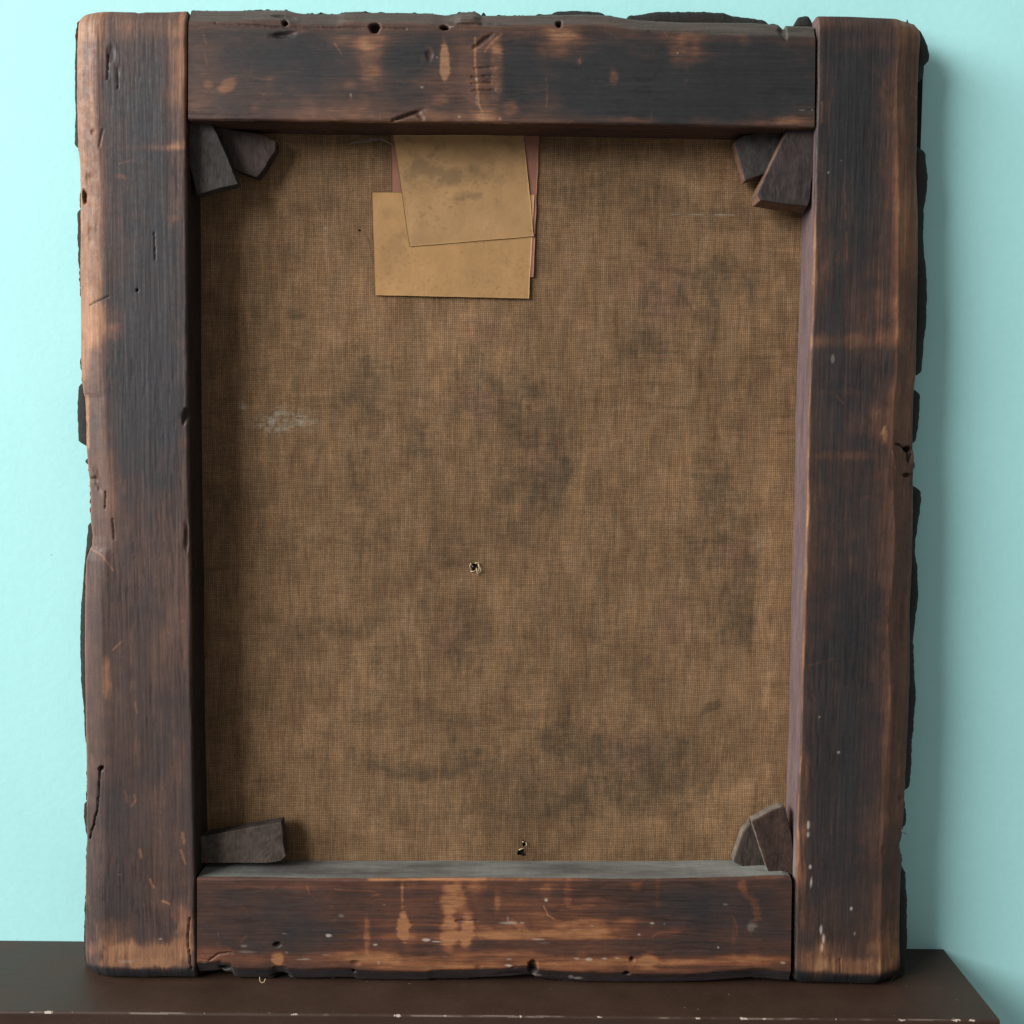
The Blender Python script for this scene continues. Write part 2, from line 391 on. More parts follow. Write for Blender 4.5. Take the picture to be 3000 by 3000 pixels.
    # random tiny scuffs along and across the grain
    sc = sst(0.70, 0.78, fbm(al0*60, ac*700, 2, seed+70))*sst(0.50, 0.66, fbm(U*45, V*45, 2, seed+71)); wear = wear + 0.12*sc
    wear = np.clip(wear, 0, 1.05)
    C = ramp(wear, cols)
    if bevcol is not None:
        bq = sst(0.02, 0.25, q)[..., None]*0.8*(0.6+0.8*fbm(U*50, V*50, 3, seed+33))[..., None]
        C = C*(1-bq)+np.array(bevcol)*bq
    tick = sst(.58, .70, fbm(al0*75, ac*1050, 2, seed+80))*(0.25+0.75*sst(.4, .6, fbm(U*30, V*30, 2, seed+81)))
    lite = sst(.62, .72, fbm(al0*90, ac*1000, 2, seed+84))
    C = C*(1-0.30*tick+0.16*lite)[..., None]; W -= 0.00009*tick
    C = C*(0.80+0.40*fbm(U*40, V*40, 4, seed+85))[..., None]
    cw = np.zeros_like(U)
    for ch in chips:
        x, y, rx, ry = ch[:4]; amp = ch[4] if len(ch) > 4 else 0.9
        cw = np.maximum(cw, 0.72*amp*patch(U, V, x, y, rx*.85, ry*.85, 0, 0.6, 0.9, seed+int(x) % 9))
    C = C*(1-cw[..., None]) + np.array([0.50, 0.44, 0.38])*cw[..., None]
    C = C*(1-0.6*np.clip(dmask, 0, 1))[..., None]     # colour darkened in dents, holes and cracks
    verts = [np.stack([U, -W, V], -1).reshape(-1, 3)]; colr = [C.reshape(-1, 3)]
    flip = (sg > 0) ^ (not vertical)
    faces = [grid_faces(n, m, 0, not flip)]; off = n*m
    def skirt(u, v, w, c, depth_n, sidec, flp, rnd=0.18):
        nonlocal off
        k = np.linspace(0, 1, depth_n)[None, :]
        w2 = w[:, None]*(1-k) + (-D)*k
        uu = np.repeat(u[:, None], depth_n, 1); vv = np.repeat(v[:, None], depth_n, 1)
        x = (vv if vertical else uu)
        nn = fbm(x*120, w2*700, 3, seed+90); n3 = fbm(x*28, w2*160, 3, seed+91)
        if callable(sidec): cc = sidec(uu, vv, w2, k, nn, n3)
        else: cc = np.array(sidec)*(1+1.0*(nn-.5)+1.0*(n3-.5))[..., None]
        e = (1-sst(0.0, 0.07, k))[..., None]; cc = cc*(1-e)+c[:, None, :]*e
        verts.append(np.stack([uu, -w2, vv], -1).reshape(-1, 3)); colr.append(np.clip(cc, 0, 1).reshape(-1, 3))
        faces.append(grid_faces(len(u), depth_n, off, flp)); off += len(u)*depth_n
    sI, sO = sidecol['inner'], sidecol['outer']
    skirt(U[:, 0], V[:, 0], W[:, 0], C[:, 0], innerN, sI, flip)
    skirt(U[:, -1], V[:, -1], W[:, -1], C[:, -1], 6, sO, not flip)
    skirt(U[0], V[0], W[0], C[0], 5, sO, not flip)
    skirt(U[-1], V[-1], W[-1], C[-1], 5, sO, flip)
    ob = mesh_obj(name, np.concatenate(verts), np.concatenate(faces), mat, pic, np.concatenate(colr))
    if label: ob["label"] = label
    return ob

# ---- left stile
def cust_left(U, V, dO, dI, dA, dB, g, g2, q):
    yv = (0.584-V)/0.584*2840+30                    # rough height down the bar in survey units
    r = np.zeros_like(U)
    upper = 1-sst(1000, 1500, yv); xs = dO/K
    edge = 1-sst(62, 104, xs+30*(fbm(V*35, U*0, 2, 3)-.5))
    r += edge*(0.10+0.34*upper)*(0.75+0.6*g2)
    r += (1-sst(2, 14, xs))*0.30
    r += (1-sst(50, 110, dB/K))*0.34*(1-0.35*sst(50, 0, dB/K))
    r += (1-sst(10, 75, dI/K))*(0.10+0.20*(1-sst(300, 900, yv)))*(0.5+g)
    r -= (1-sst(28, 46, dA/K+20*(fbm(U*160, V*0, 2, 5)-.5)))*0.46
    return r
left = make_bar("stile", True,
    [(546, 28), (546, 200), (543, 350), (547, 600), (549, 900), (551, 1200), (553, 1400), (556, 1560), (558, 1700), (560, 1900), (563, 2150), (566, 2300), (571, 2572), (574, 2870)],
    [(262, 27), (243, 34), (231, 48), (226, 66), (223, 120), (222, 300), (225, 430), (231, 480), (232, 530), (233, 700), (232, 800), (233, 850), (234, 1050), (236, 1100), (241, 1150), (246, 1165), (249, 1230), (250, 1310),
     (255, 1370), (258, 1400), (262, 1450), (262, 1520), (268, 1570), (266, 1600), (258, 1612), (249, 1640), (247, 1680), (246, 1750), (245, 1900), (247, 2050), (250, 2200), (252, 2330), (250, 2400), (252, 2460), (250, 2500), (248, 2600),
     (247, 2700), (248, 2800), (251, 2830), (259, 2852), (272, 2864), (290, 2869)],
    [(225, 27), (300, 28), (390, 30), (400, 33), (425, 30), (480, 30), (547, 27)],
    [(250, 2868), (300, 2868), (420, 2872), (470, 2869), (574, 2871)],
    (0.0150, 0.0062, 1.5), COLS_GREY, 0.32,
    [(430, 310, 95, 200, -.30, 0, .7), (450, 560, 100, 260, -.16, 0, .8), (440, 1000, 105, 480, -.34, 0, .6), (430, 1250, 90, 200, -.10, 0, .7), (520, 1000, 30, 400, -.06), (270, 1260, 24, 60, -.12), (300, 1500, 50, 120, .08), (460, 1700, 100, 500, .05),
     (270, 330, 40, 120, .14), (262, 900, 40, 110, .24), (285, 960, 55, 60, .30), (330, 975, 40, 24, .34), (262, 700, 40, 100, .08),
     (475, 432, 95, 13, .42), (530, 425, 30, 16, .25), (515, 240, 45, 170, .20), (500, 600, 20, 90, .10), (500, 640, 25, 10, .22), (350, 515, 14, 8, .3), (365, 520, 8, 8, .3),
     (310, 1945, 12, 20, .32), (312, 2005, 14, 44, .32), (480, 1880, 9, 60, .16), (370, 1470, 60, 60, .05), (430, 1260, 60, 90, -.05),
     (420, 2795, 160, 42, .50), (330, 2755, 50, 60, .35), (535, 2720, 34, 90, .36), (440, 2830, 170, 22, .34), (330, 2480, 60, 80, .10), (480, 2600, 80, 120, .06), (540, 2750, 25, 60, .20), (300, 2750, 20, 200, -.05)],
    [([(350, 478), (390, 468)], 5, .35), ([(470, 700), (470, 740)], 6, -.25), ([(520, 1000), (530, 1060)], 4, .25), ([(262, 893), (325, 868)], 4, -.35), ([(258, 1610), (300, 1630), (332, 1672)], 4, .32),
     ([(330, 1905), (355, 1880)], 4, .35), ([(395, 2060), (400, 2090)], 5, .3), ([(392, 2330), (397, 2345), (388, 2360)], 5, .35), ([(365, 2315), (372, 2350)], 4, .3), ([(410, 2490), (415, 2510)], 7, .4), ([(535, 2440), (540, 2470)], 7, .35),
     ([(530, 2490), (545, 2530)], 5, .35), ([(440, 2575), (450, 2600)], 6, .4), ([(475, 2640), (495, 2648)], 6, .45), ([(248, 1160), (251, 1310)], 7, .45), ([(235, 1000), (238, 1110)], 5, .3)],
    [(471, 2751, 7, 4), (372, 2817, 22, 5, .22), (350, 2562, 7, 3, .25)],
    [(293, 2253, 9, 14, -25, .006), (240, 575, 6, 16, 0, .004), (258, 520, 12, 16, 0, .0016), (270, 385, 12, 10, 0, .0014), (325, 165, 9, 25, 0, .0012), (262, 690, 9, 25, 0, .0012), (543, 1215, 12, 20, 0, .0035), (546, 1560, 6, 40, 0, .0025),
     (285, 1420, 10, 40, 10, .0020), (262, 1405, 14, 8, 0, .0020), (402, 850, 3, 3, 0, .003)],
    [([(291, 2260), (287, 2320), (282, 2380), (274, 2400), (272, 2420), (262, 2440), (256, 2465)], 4, .003), ([(317, 160), (315, 230)], 4, .0014), ([(330, 1520), (334, 1580)], 4, .0012), ([(260, 893), (320, 868)], 3, .0008),
     ([(556, 2690), (549, 2760), (556, 2800), (560, 2840)], 4, .002), ([(300, 380), (290, 430)], 4, .0008), ([(345, 200), (345, 260)], 3, .001), ([(452, 680), (455, 760)], 3, .0010), ([(308, 1440), (306, 1490)], 3, .0016)],
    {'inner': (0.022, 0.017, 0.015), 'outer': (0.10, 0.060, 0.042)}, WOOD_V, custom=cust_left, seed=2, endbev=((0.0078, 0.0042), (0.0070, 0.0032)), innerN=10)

# ---- right stile
def cust_right(U, V, dO, dI, dA, dB, g, g2, q):
    yv = (0.584-V)/0.584*2840+30; xo = dO/K; xi = dI/K
    up_ = 1-sst(1050, 1350, yv); r = np.zeros_like(U)
    r += (1-sst(70, 105, xo+40*(fbm(V*30, U*0, 3, 8)-.5)))*(0.18+0.26*up_)*(0.7+.6*g2)
    r += (1-sst(90, 160, xo))*0.08*(1-up_)
    wln = 2+10*sst(.3, .7, fbm(V*26, U*0, 4, 12))
    r += (1-sst(wln*.6, wln*1.35, xi))*(0.34*band(yv, 560, 2560, 60)+.10)*(0.5+1.0*fbm(V*70, U*0, 3, 19))
    r += (1-sst(10, 44, xi+30*(fbm(V*40, U*0, 3, 13)-.5)))*(0.20*band(yv, 2130, 2600, 80)+0.07)
    r += (1-sst(30, 55, dB/K))*0.20
    r -= (1-sst(30, 48, dA/K+26*(fbm(U*150, V*0, 2, 5)-.5)))*0.40
    r += 0.10*sst(.62, .75, g)*band(yv, 500, 1700, 100)
    return r
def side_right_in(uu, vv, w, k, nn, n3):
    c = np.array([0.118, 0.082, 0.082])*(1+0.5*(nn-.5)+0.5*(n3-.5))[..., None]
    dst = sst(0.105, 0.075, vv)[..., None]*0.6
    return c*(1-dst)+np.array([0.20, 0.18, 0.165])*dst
rightb = make_bar("stile", True,
    [(2397, 46), (2396, 200), (2392, 374), (2388, 600), (2383, 800), (2375, 1050), (2373, 1100), (2371, 1180), (2368, 1220), (2367, 1300), (2365, 1500), (2360, 1650), (2354, 1800), (2351, 2000), (2347, 2200), (2338, 2400), (2333, 2570), (2331, 2700), (2331, 2886)],
    [(2676, 46), (2684, 58), (2697, 85), (2700, 110), (2695, 180), (2692, 250), (2690, 400), (2688, 500), (2693, 640), (2692, 800), (2688, 1000), (2686, 1100), (2680, 1150), (2677, 1250), (2677, 1315), (2680, 1330), (2680, 1360), (2678, 1400), (2679, 1500), (2675, 1650), (2668, 1800),
     (2669, 1900), (2668, 2000), (2664, 2100), (2659, 2200), (2655, 2300), (2650, 2400), (2645, 2455), (2638, 2475), (2645, 2520), (2641, 2600), (2638, 2750), (2641, 2820), (2638, 2850), (2626, 2876), (2606, 2889)],
    [(2392, 42), (2480, 43), (2600, 48), (2690, 52)],
    [(2330, 2878), (2350, 2884), (2400, 2884), (2470, 2886), (2560, 2889), (2660, 2891)],
    (0.0150, 0.0085, 1.0), COLS_DARK, 0.31,
    [(2480, 420, 105, 340, -.26, 0, .7), (2440, 900, 40, 160, -.14, 0, .8), (2500, 1130, 80, 110, -.20, 0, .7), (2480, 1450, 90, 200, -.10), (2480, 1800, 90, 160, -.14, 0, .8), (2480, 2200, 90, 300, -.12, 0, .8), (2500, 2600, 90, 120, -.10), (2600, 300, 30, 180, .12), (2610, 500, 26, 200, .14), (2600, 900, 55, 60, .16), (2620, 985, 50, 34, .30, 0, .8), (2470, 1000, 130, 22, .20), (2580, 1240, 40, 70, .20), (2590, 1275, 10, 25, .4),
     (2480, 1335, 90, 14, .22), (2470, 1150, 60, 14, .14), (2500, 1700, 90, 300, -.04), (2380, 1640, 20, 40, .12), (2410, 1000, 20, 26, .2), (2420, 840, 26, 90, .12), (2480, 780, 12, 180, .12),
     (2385, 2810, 55, 60, .38), (2600, 2790, 50, 75, .38), (2500, 2835, 140, 30, .40), (2430, 2790, 60, 40, .12), (2490, 2690, 70, 70, -.06), (2370, 2700, 28, 90, .14), (2640, 2400, 20, 60, .06),
     (2365, 2260, 9, 60, .34), (2356, 2440, 12, 60, .34), (2354, 2560, 10, 60, .25), (2350, 2680, 8, 60, .25), (2580, 120, 100, 30, .16), (2660, 200, 20, 160, -.05), (2575, 2560, 30, 300, .07), (2605, 2200, 8, 300, .16)],
    [([(2408, 300), (2406, 360)], 4, .5), ([(2440, 260), (2428, 330), (2432, 400)], 4, .25), ([(2476, 560), (2478, 640)], 4, .3), ([(2480, 680), (2482, 760)], 4, .3), ([(2450, 1160), (2470, 1180)], 5, .3), ([(2585, 1270), (2592, 1250)], 7, .4), ([(2615, 1320), (2622, 1370)], 5, .2),
     ([(2370, 1950), (2440, 1930)], 4, .18), ([(2565, 200), (2600, 260)], 5, .15)],
    [(2368, 2418, 4, 12), (2367, 2445, 4, 8, .7), (2374, 2540, 5, 9), (2376, 2585, 4, 20, .8), (2405, 2728, 4, 14, .8), (2412, 2750, 4, 18, .8), (2407, 2775, 4, 12, .7), (2495, 2662, 5, 6), (2504, 2735, 4, 10, .7), (2457, 2204, 4, 4, .6), (2427, 505, 4, 4, .5), (2465, 470, 4, 4, .5), (2440, 1050, 5, 14, .3), (2400, 2100, 3, 3, .5)],
    [(2668, 1318, 14, 10, 0, .004), (2672, 1345, 10, 20, 0, .003), (2662, 1392, 18, 6, 0, .003), (2650, 2350, 12, 14, 0, .002)],
    [([(2522, 1040), (2526, 1350)], 2, .0004), ([(2628, 1300), (2676, 1322)], 5, .003), ([(2460, 2810), (2462, 2850)], 3, .0012)],
    {'inner': side_right_in, 'outer': (0.07, 0.045, 0.034)}, WOOD_V, custom=cust_right, seed=5, endbev=((0.0076, 0.0038), (0.0062, 0.0030)), innerN=18)

# ---- top rail
def cust_top(U, V, dO, dI, dA, dB, g, g2, q):
    x = U/0.5*2465+228; r = np.zeros_like(U); xi = dI/K; xo = dO/K
    r += band(xo, 38, 66, 8)*0.20
    r += (1-sst(36, 44, xo))*0.10
    r += (1-sst(14, 42, xi+16*(fbm(U*40, V*60, 3, 4)-.5)))*(0.30*band(x, 850, 1650, 120)+0.13)*(0.6+g2)
    r += (1-sst(550, 760, x))*0.12 - sst(1450, 1600, x)*0.05
    r += (1-sst(0, 8, xi))*0.12
    return r
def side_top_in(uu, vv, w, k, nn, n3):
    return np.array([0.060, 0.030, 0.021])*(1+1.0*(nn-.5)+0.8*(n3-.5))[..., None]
topr = make_bar("rail", False,
    [(552, 351), (700, 352), (1000, 355), (1130, 358), (1300, 358), (1500, 360), (1700, 362), (2000, 367), (2200, 371), (2386, 374)],
    [(554, 27), (640, 28), (700, 28), (780, 27), (840, 27), (866, 34), (885, 37), (990, 38), (1010, 32), (1040, 31), (1075, 34), (1180, 34), (1270, 37), (1300, 41), (1330, 40), (1350, 33), (1390, 31), (1402, 36), (1410, 42), (1470, 42), (1560, 41), (1650, 40),
     (1720, 38), (1780, 41), (1850, 53), (1920, 59), (2000, 62), (2200, 64), (2280, 69), (2293, 82), (2299, 84), (2304, 72), (2370, 74), (2388, 74)],
    [(554, 20), (552, 100), (551, 352)], [(2389, 50), (2388, 200), (2386, 376)],
    (0.0094, 0.0052, 1.0), COLS_DARK, 0.31,
    [(880, 180, 150, 75, -.20, 0, .6), (960, 250, 120, 50, -.12), (1200, 195, 80, 75, -.26, 0, .6), (1520, 200, 60, 90, -.32, 0, .5), (1880, 220, 250, 110, -.26, 0, .6), (2230, 220, 170, 130, -.30, 0, .6), (1720, 270, 100, 60, -.20), (2050, 300, 300, 50, -.16), (1082, 190, 38, 80, .36), (1060, 125, 80, 22, .30), (1095, 120, 120, 20, .16), (1303, 182, 13, 64, .72, 0, .25), (1390, 190, 60, 110, .20), (1457, 195, 20, 85, .42, 0, .35), (1440, 130, 60, 26, .30), (1430, 290, 50, 50, .20), (1330, 150, 60, 70, .12), (1290, 240, 100, 60, .12),
     (1650, 130, 72, 38, .36), (1640, 95, 60, 22, .30), (1797, 232, 15, 24, .46, 0, .3), (1795, 200, 12, 24, .2), (1698, 181, 8, 11, .55), (2015, 170, 54, 40, .40, 0, .35), (2012, 118, 40, 40, .30), (2180, 120, 20, 36, .20), (2010, 250, 8, 50, .16), (1855, 145, 24, 16, .18),
     (1494, 312, 30, 26, .44, 0, .3), (1290, 298, 24, 16, .30), (1420, 335, 40, 22, .34), (1020, 248, 26, 20, .26), (1028, 282, 6, 14, .3), (990, 300, 110, 40, .14), (665, 250, 34, 18, .44, 40, .35), (612, 248, 14, 10, .28), (580, 300, 50, 30, .14), (600, 180, 40, 90, .08),
     (745, 320, 14, 16, .2), (1850, 352, 90, 10, .34), (1260, 160, 12, 20, .3), (1240, 170, 10, 12, .2), (2310, 350, 60, 12, .22), (1150, 330, 160, 22, .14), (1900, 250, 360, 110, -.06), (900, 170, 160, 80, -.07), (1480, 230, 60, 70, -.10), (1180, 190, 60, 70, -.05)],
    [([(1393, 110), (1392, 180), (1397, 240), (1402, 300), (1412, 330)], 5, .42), ([(1470, 100), (1440, 125), (1420, 150)], 5, .3), ([(1600, 230), (1604, 270), (1600, 315)], 4, .3), ([(1935, 215), (1915, 270), (1908, 350)], 4, .2),
     ([(1500, 275), (1600, 262)], 3, .3), ([(980, 128), (1000, 158)], 4, .35), ([(595, 100), (605, 130)], 3, .3), ([(600, 160), (608, 190)], 3, .25), ([(745, 230), (795, 232)], 3, .3), ([(740, 170), (735, 220)], 3, .15), ([(1980, 280), (2020, 225)], 3, .15)],
    [(1322, 78, 10, 2, .6), (1396, 232, 4, 4, .8), (1280, 168, 3, 3, .5), (1985, 155, 3, 3, .9), (1028, 278, 4, 9, .45), (1236, 255, 6, 4, .5), (2380, 322, 2, 2, .4), (1395, 290, 3, 20, .3), (2350, 322, 14, 2, .35), (1345, 342, 5, 4, .4), (1465, 348, 5, 4, .4)],
    [(836, 68, 9, 9, 0, .005), (1100, 80, 16, 14, 25, .006), (1303, 80, 15, 10, 0, .007), (1638, 70, 12, 11, 0, .007), (820, 103, 34, 8, 5, .0028), (818, 45, 32, 6, -5, .0025), (1415, 120, 34, 5, 35, .0020), (1190, 340, 40, 5, 20, .0016), (1230, 338, 14, 6, -50, .0015),
     (1360, 68, 60, 4, 0, .0014), (1370, 48, 40, 8, 5, -.0020), (1030, 46, 60, 8, 0, -.0006), (2292, 90, 8, 12, 0, .002), (1430, 250, 30, 40, 0, .0008), (1258, 165, 8, 14, 0, .0010)],
    [([(630, 66), (800, 80), (900, 80), (1130, 82), (1190, 85)], 3, .0010), ([(1340, 70), (1450, 69)], 3, .0012), ([(1380, 225), (1440, 222)], 3, .0010), ([(1380, 245), (1440, 240)], 3, .0010), ([(1385, 265), (1450, 262)], 3, .0010), ([(1390, 200), (1450, 196)], 3, .001),
     ([(1150, 352), (1215, 330)], 4, .0016), ([(1900, 90), (2290, 96)], 3, .0008)],
    {'inner': side_top_in, 'outer': (0.085, 0.062, 0.048)}, WOOD_H, bevcol=(0.072, 0.060, 0.050), custom=cust_top, seed=8, innerN=18)

# ---- bottom rail
def cust_bot(U, V, dO, dI, dA, dB, g, g2, q):
    x = U/0.5*2465+228; r = np.zeros_like(U); xi = dI/K; xo = dO/K
    mid = band(x, 1000, 2000, 200)
    r += band(xo+14*(fbm(U*80, V*0, 3, 4)-.5), 42, 90, 10)*(0.24+.06*mid)*(0.55+g2)
    r -= (1-sst(34, 44, xo+8*(fbm(U*120, V*0, 2, 4)-.5)))*0.30
    r += mid*0.10*(0.3+1.6*(g2)) + mid*band(xi, 120, 210, 30)*0.18*sst(.45, .62, g2)
    r += (1-sst(1, 9, xi))*(0.55*band(x, 1075, 1430, 12)+0.20*band(x, 1430, 1760, 40)+.10)
    r += (1-sst(10, 40, xi))*0.06
    return r
def side_bot_in(uu, vv, w, k, nn, n3):
    n = fbm(uu*24, w*90, 3, 77); d = np.clip(0.45+1.5*(n-.5)+0.5*(nn-.5)+0.4*sst(.33, .43, uu)+0.3*sst(.10, .07, uu), 0, 1)[..., None]
    return np.array([0.085, 0.080, 0.076])*(1-d)+np.array([0.195, 0.205, 0.185])*d
botr = make_bar("rail", False,
    [(577, 2572), (700, 2573), (900, 2575), (1075, 2576), (1300, 2575), (1500, 2576), (1800, 2577), (2000, 2576), (2200, 2571), (2300, 2567), (2318, 2572)],
    [(577, 2851), (640, 2846), (650, 2843), (662, 2850), (682, 2852), (688, 2864), (700, 2867), (790, 2868), (800, 2866), (812, 2858), (835, 2858), (850, 2867), (900, 2869), (960, 2867), (1035, 2866), (1050, 2872), (1100, 2874), (1250, 2874), (1270, 2870), (1360, 2870), (1400, 2867), (1480, 2864), (1540, 2858), (1560, 2858), (1570, 2866),
     (1600, 2870), (1670, 2876), (1720, 2879), (1850, 2881), (2000, 2880), (2080, 2876), (2200, 2866), (2240, 2868), (2280, 2874), (2320, 2877)],
    [(577, 2560), (577, 2700), (577, 2872)], [(2316, 2560), (2320, 2590), (2318, 2700), (2316, 2886)],
    (0.0090, 0.0050, 1.0), COLS_WARM, 0.33,
    [(800, 2680, 200, 80, -.14, 0, .8), (960, 2730, 120, 40, -.12), (1100, 2690, 60, 60, -.10), (2080, 2660, 170, 70, -.22, 0, .7), (1240, 2700, 40, 60, -.06), (2260, 2700, 50, 100, -.08), (1182, 2712, 17, 56, .62, 0, .3), (1178, 2615, 5, 40, .40), (1200, 2740, 20, 40, .16), (1316, 2690, 26, 95, .48, 0, .4), (1345, 2630, 20, 60, .36, 10), (1368, 2715, 18, 66, .50, 0, .35), (1340, 2780, 50, 40, .26), (1390, 2600, 26, 26, .24), (1456, 2650, 10, 50, .20),
     (812, 2812, 17, 22, .52, 0, .5), (1060, 2800, 80, 24, .26), (1075, 2735, 9, 60, .30), (1150, 2800, 30, 24, .22), (1560, 2700, 180, 46, .22), (1760, 2712, 130, 22, .34), (1700, 2740, 120, 16, .22), (1900, 2815, 30, 28, .34), (2100, 2810, 260, 22, .24), (1760, 2800, 120, 18, .14), (1450, 2735, 90, 22, .28), (1440, 2790, 90, 18, .18),
     (860, 2600, 60, 12, .14), (720, 2600, 90, 12, .14), (708, 2658, 12, 8, .18), (1600, 2610, 22, 24, .24), (1664, 2620, 12, 40, .20), (1862, 2600, 18, 18, .26), (1927, 2620, 8, 50, .18), (2150, 2740, 10, 60, .16), (700, 2815, 110, 16, .14), (1680, 2585, 300, 12, .06), (1540, 2640, 360, 14, .10),
     (800, 2690, 240, 80, -.05), (2100, 2660, 180, 80, -.06), (1540, 2630, 60, 30, -.05), (1430, 2650, 26, 34, -.10)],
    [([(2172, 2590), (2185, 2620), (2210, 2645), (2220, 2690)], 18, .34), ([(1593, 2655), (1605, 2680), (1625, 2692)], 4, .4), ([(2145, 2680), (2158, 2710), (2160, 2740)], 3, .3), ([(1500, 2700), (1560, 2740)], 12, .22), ([(1910, 2745), (1930, 2732), (1990, 2730)], 4, .25), ([(705, 2760), (722, 2742)], 5, .3), ([(975, 2700), (985, 2690)], 5, .2),
     ([(980, 2605), (1100, 2612)], 4, .3), ([(900, 2600), (905, 2620)], 5, .25), ([(1560, 2604), (1700, 2606)], 3, .2), ([(1090, 2625), (1110, 2620)], 4, .25)],
    [(962, 2741, 8, 4), (1100, 2767, 6, 3), (1250, 2754, 11, 4), (1280, 2759, 14, 2.5), (1303, 2803, 11, 2, .6), (960, 2798, 14, 2, .5), (895, 2810, 26, 2, .4), (1600, 2637, 5, 5), (1491, 2829, 12, 4, .9), (1490, 2704, 24, 3, .55), (1488, 2695, 3, 12, .3), (1530, 2704, 8, 3, .5), (1578, 2752, 22, 2.5, .5), (1590, 2762, 26, 2.5, .4), (1946, 2706, 5, 4), (1911, 2705, 6, 3, .7),
     (1872, 2738, 5, 4), (2104, 2775, 5, 5), (1690, 2808, 8, 2.5, .7), (1727, 2811, 9, 4, .8), (1771, 2808, 12, 2.5, .7), (1808, 2807, 8, 2.5, .8), (1690, 2872, 14, 5, .8), (1674, 2868, 7, 6, .6), (2200, 2712, 20, 22, .22), (2293, 2821, 6, 3, .7), (598, 2821, 14, 3, .6), (1110, 2822, 5, 8, .4), (1000, 2683, 8, 5, .2), (714, 2772, 14, 5, .3),
     (1126, 2650, 5, 3, .3), (830, 2736, 12, 1.6, .4), (2125, 2650, 10, 6, .2), (1575, 2862, 14, 5, .5), (840, 2858, 14, 5, .35), (1490, 2810, 10, 4, .4), (840, 2790, 5, 4, .3), (1280, 2645, 16, 1.8, .3), (1735, 2712, 4, 3, .4), (640, 2740, 4, 12, .2), (735, 2790, 26, 5, .18)],
    [(1037, 2846, 9, 9, 0, .006), (1040, 2822, 16, 10, 0, .0018), (1837, 2852, 13, 9, 0, .005), (1852, 2810, 8, 8, 0, .003), (812, 2768, 9, 6, 0, .003), (655, 2842, 14, 8, 0, .004), (1560, 2838, 10, 18, 0, .0035), (825, 2866, 26, 10, 0, .004), (1500, 2860, 50, 7, 0, .001), (1403, 2835, 10, 6, 0, .001)],
    [([(612, 2815), (640, 2795), (680, 2790)], 4, .0014), ([(1335, 2698), (1400, 2698)], 3, .0012), ([(1500, 2835), (1560, 2832)], 3, .001)],
    {'inner': side_bot_in, 'outer': (0.03, 0.022, 0.018)}, WOOD_H, bevcol=(0.036, 0.030, 0.030), custom=cust_bot, seed=12, innerN=22)

# ------------------------------------------------------------------ linen canvas
def refine(a, b, step, zones):
    p = list(np.arange(a, b, step)) + [b]
    for c, r, st in zones: p += list(np.arange(c-r, c+r, st))
    return np.unique(np.round(p, 6))
cw = -D+0.0012
ANI[0] = None
h1 = [float(t) for t in uv(1391, 1661, cw)]; h2 = [float(t) for t in uv(1528, 2498, cw)]; h2b = [float(t) for t in uv(1534, 2470, cw)]; h3 = [float(t) for t in uv(1052, 675, cw)]
ca = uvp([(556, 374), (2375, 374), (556, 2575), (2375, 2575)], cw)
us = refine(ca[:, 0].min()-.002, ca[:, 0].max()+.002, 0.0009, [(h1[0], .003, .00027), (h2[0], .004, .00027), (h3[0], .002, .0003)])
vs = refine(ca[:, 1].min()-.006, ca[:, 1].max()+.004, 0.0009, [(h1[1], .0035, .00027), ((h2[1]+h2b[1])/2, .0065, .00027), (h3[1], .002, .0003)])
U, V = np.meshgrid(us, vs, indexing='ij')
Wc = cw + (fbm(U*14, V*14, 3, 3)-.5)*0.0016 + (fbm(U*60, V*40, 3, 6)-.5)*0.0005
puck = np.exp(-((U-h1[0])**2+(V-h1[1])**2)/0.003**2); Wc -= puck*0.0008
Cc = np.ones(U.shape+(3,))*np.array([0.183, 0.109, 0.057])
big = fbm(U*9, V*9, 4, 15); midn = fbm(U*38, V*26, 4, 16); fin = fbm(U*130, V*90, 3, 17)
Cc *= (1+0.40*(midn-.5)+0.30*(big-.5)+0.50*(fin-.5))[..., None]
hs = fbm(U*22, V*420, 3, 18); vs_ = fbm(U*420, V*20, 3, 19)
Cc *= (1+0.12*(hs-.5)+0.20*(vs_-.5))[..., None]
dk = np.zeros_like(U)
def cpatch(x, y, rx, ry, amp, soft=.75, ang=0):
    global dk
    d_ = amp*patch(U, V, x, y, rx*1.06, ry*1.06, ang, soft, 0.75, int(x) % 13)
    dk = dk + d_*(0.55+0.9*midn)
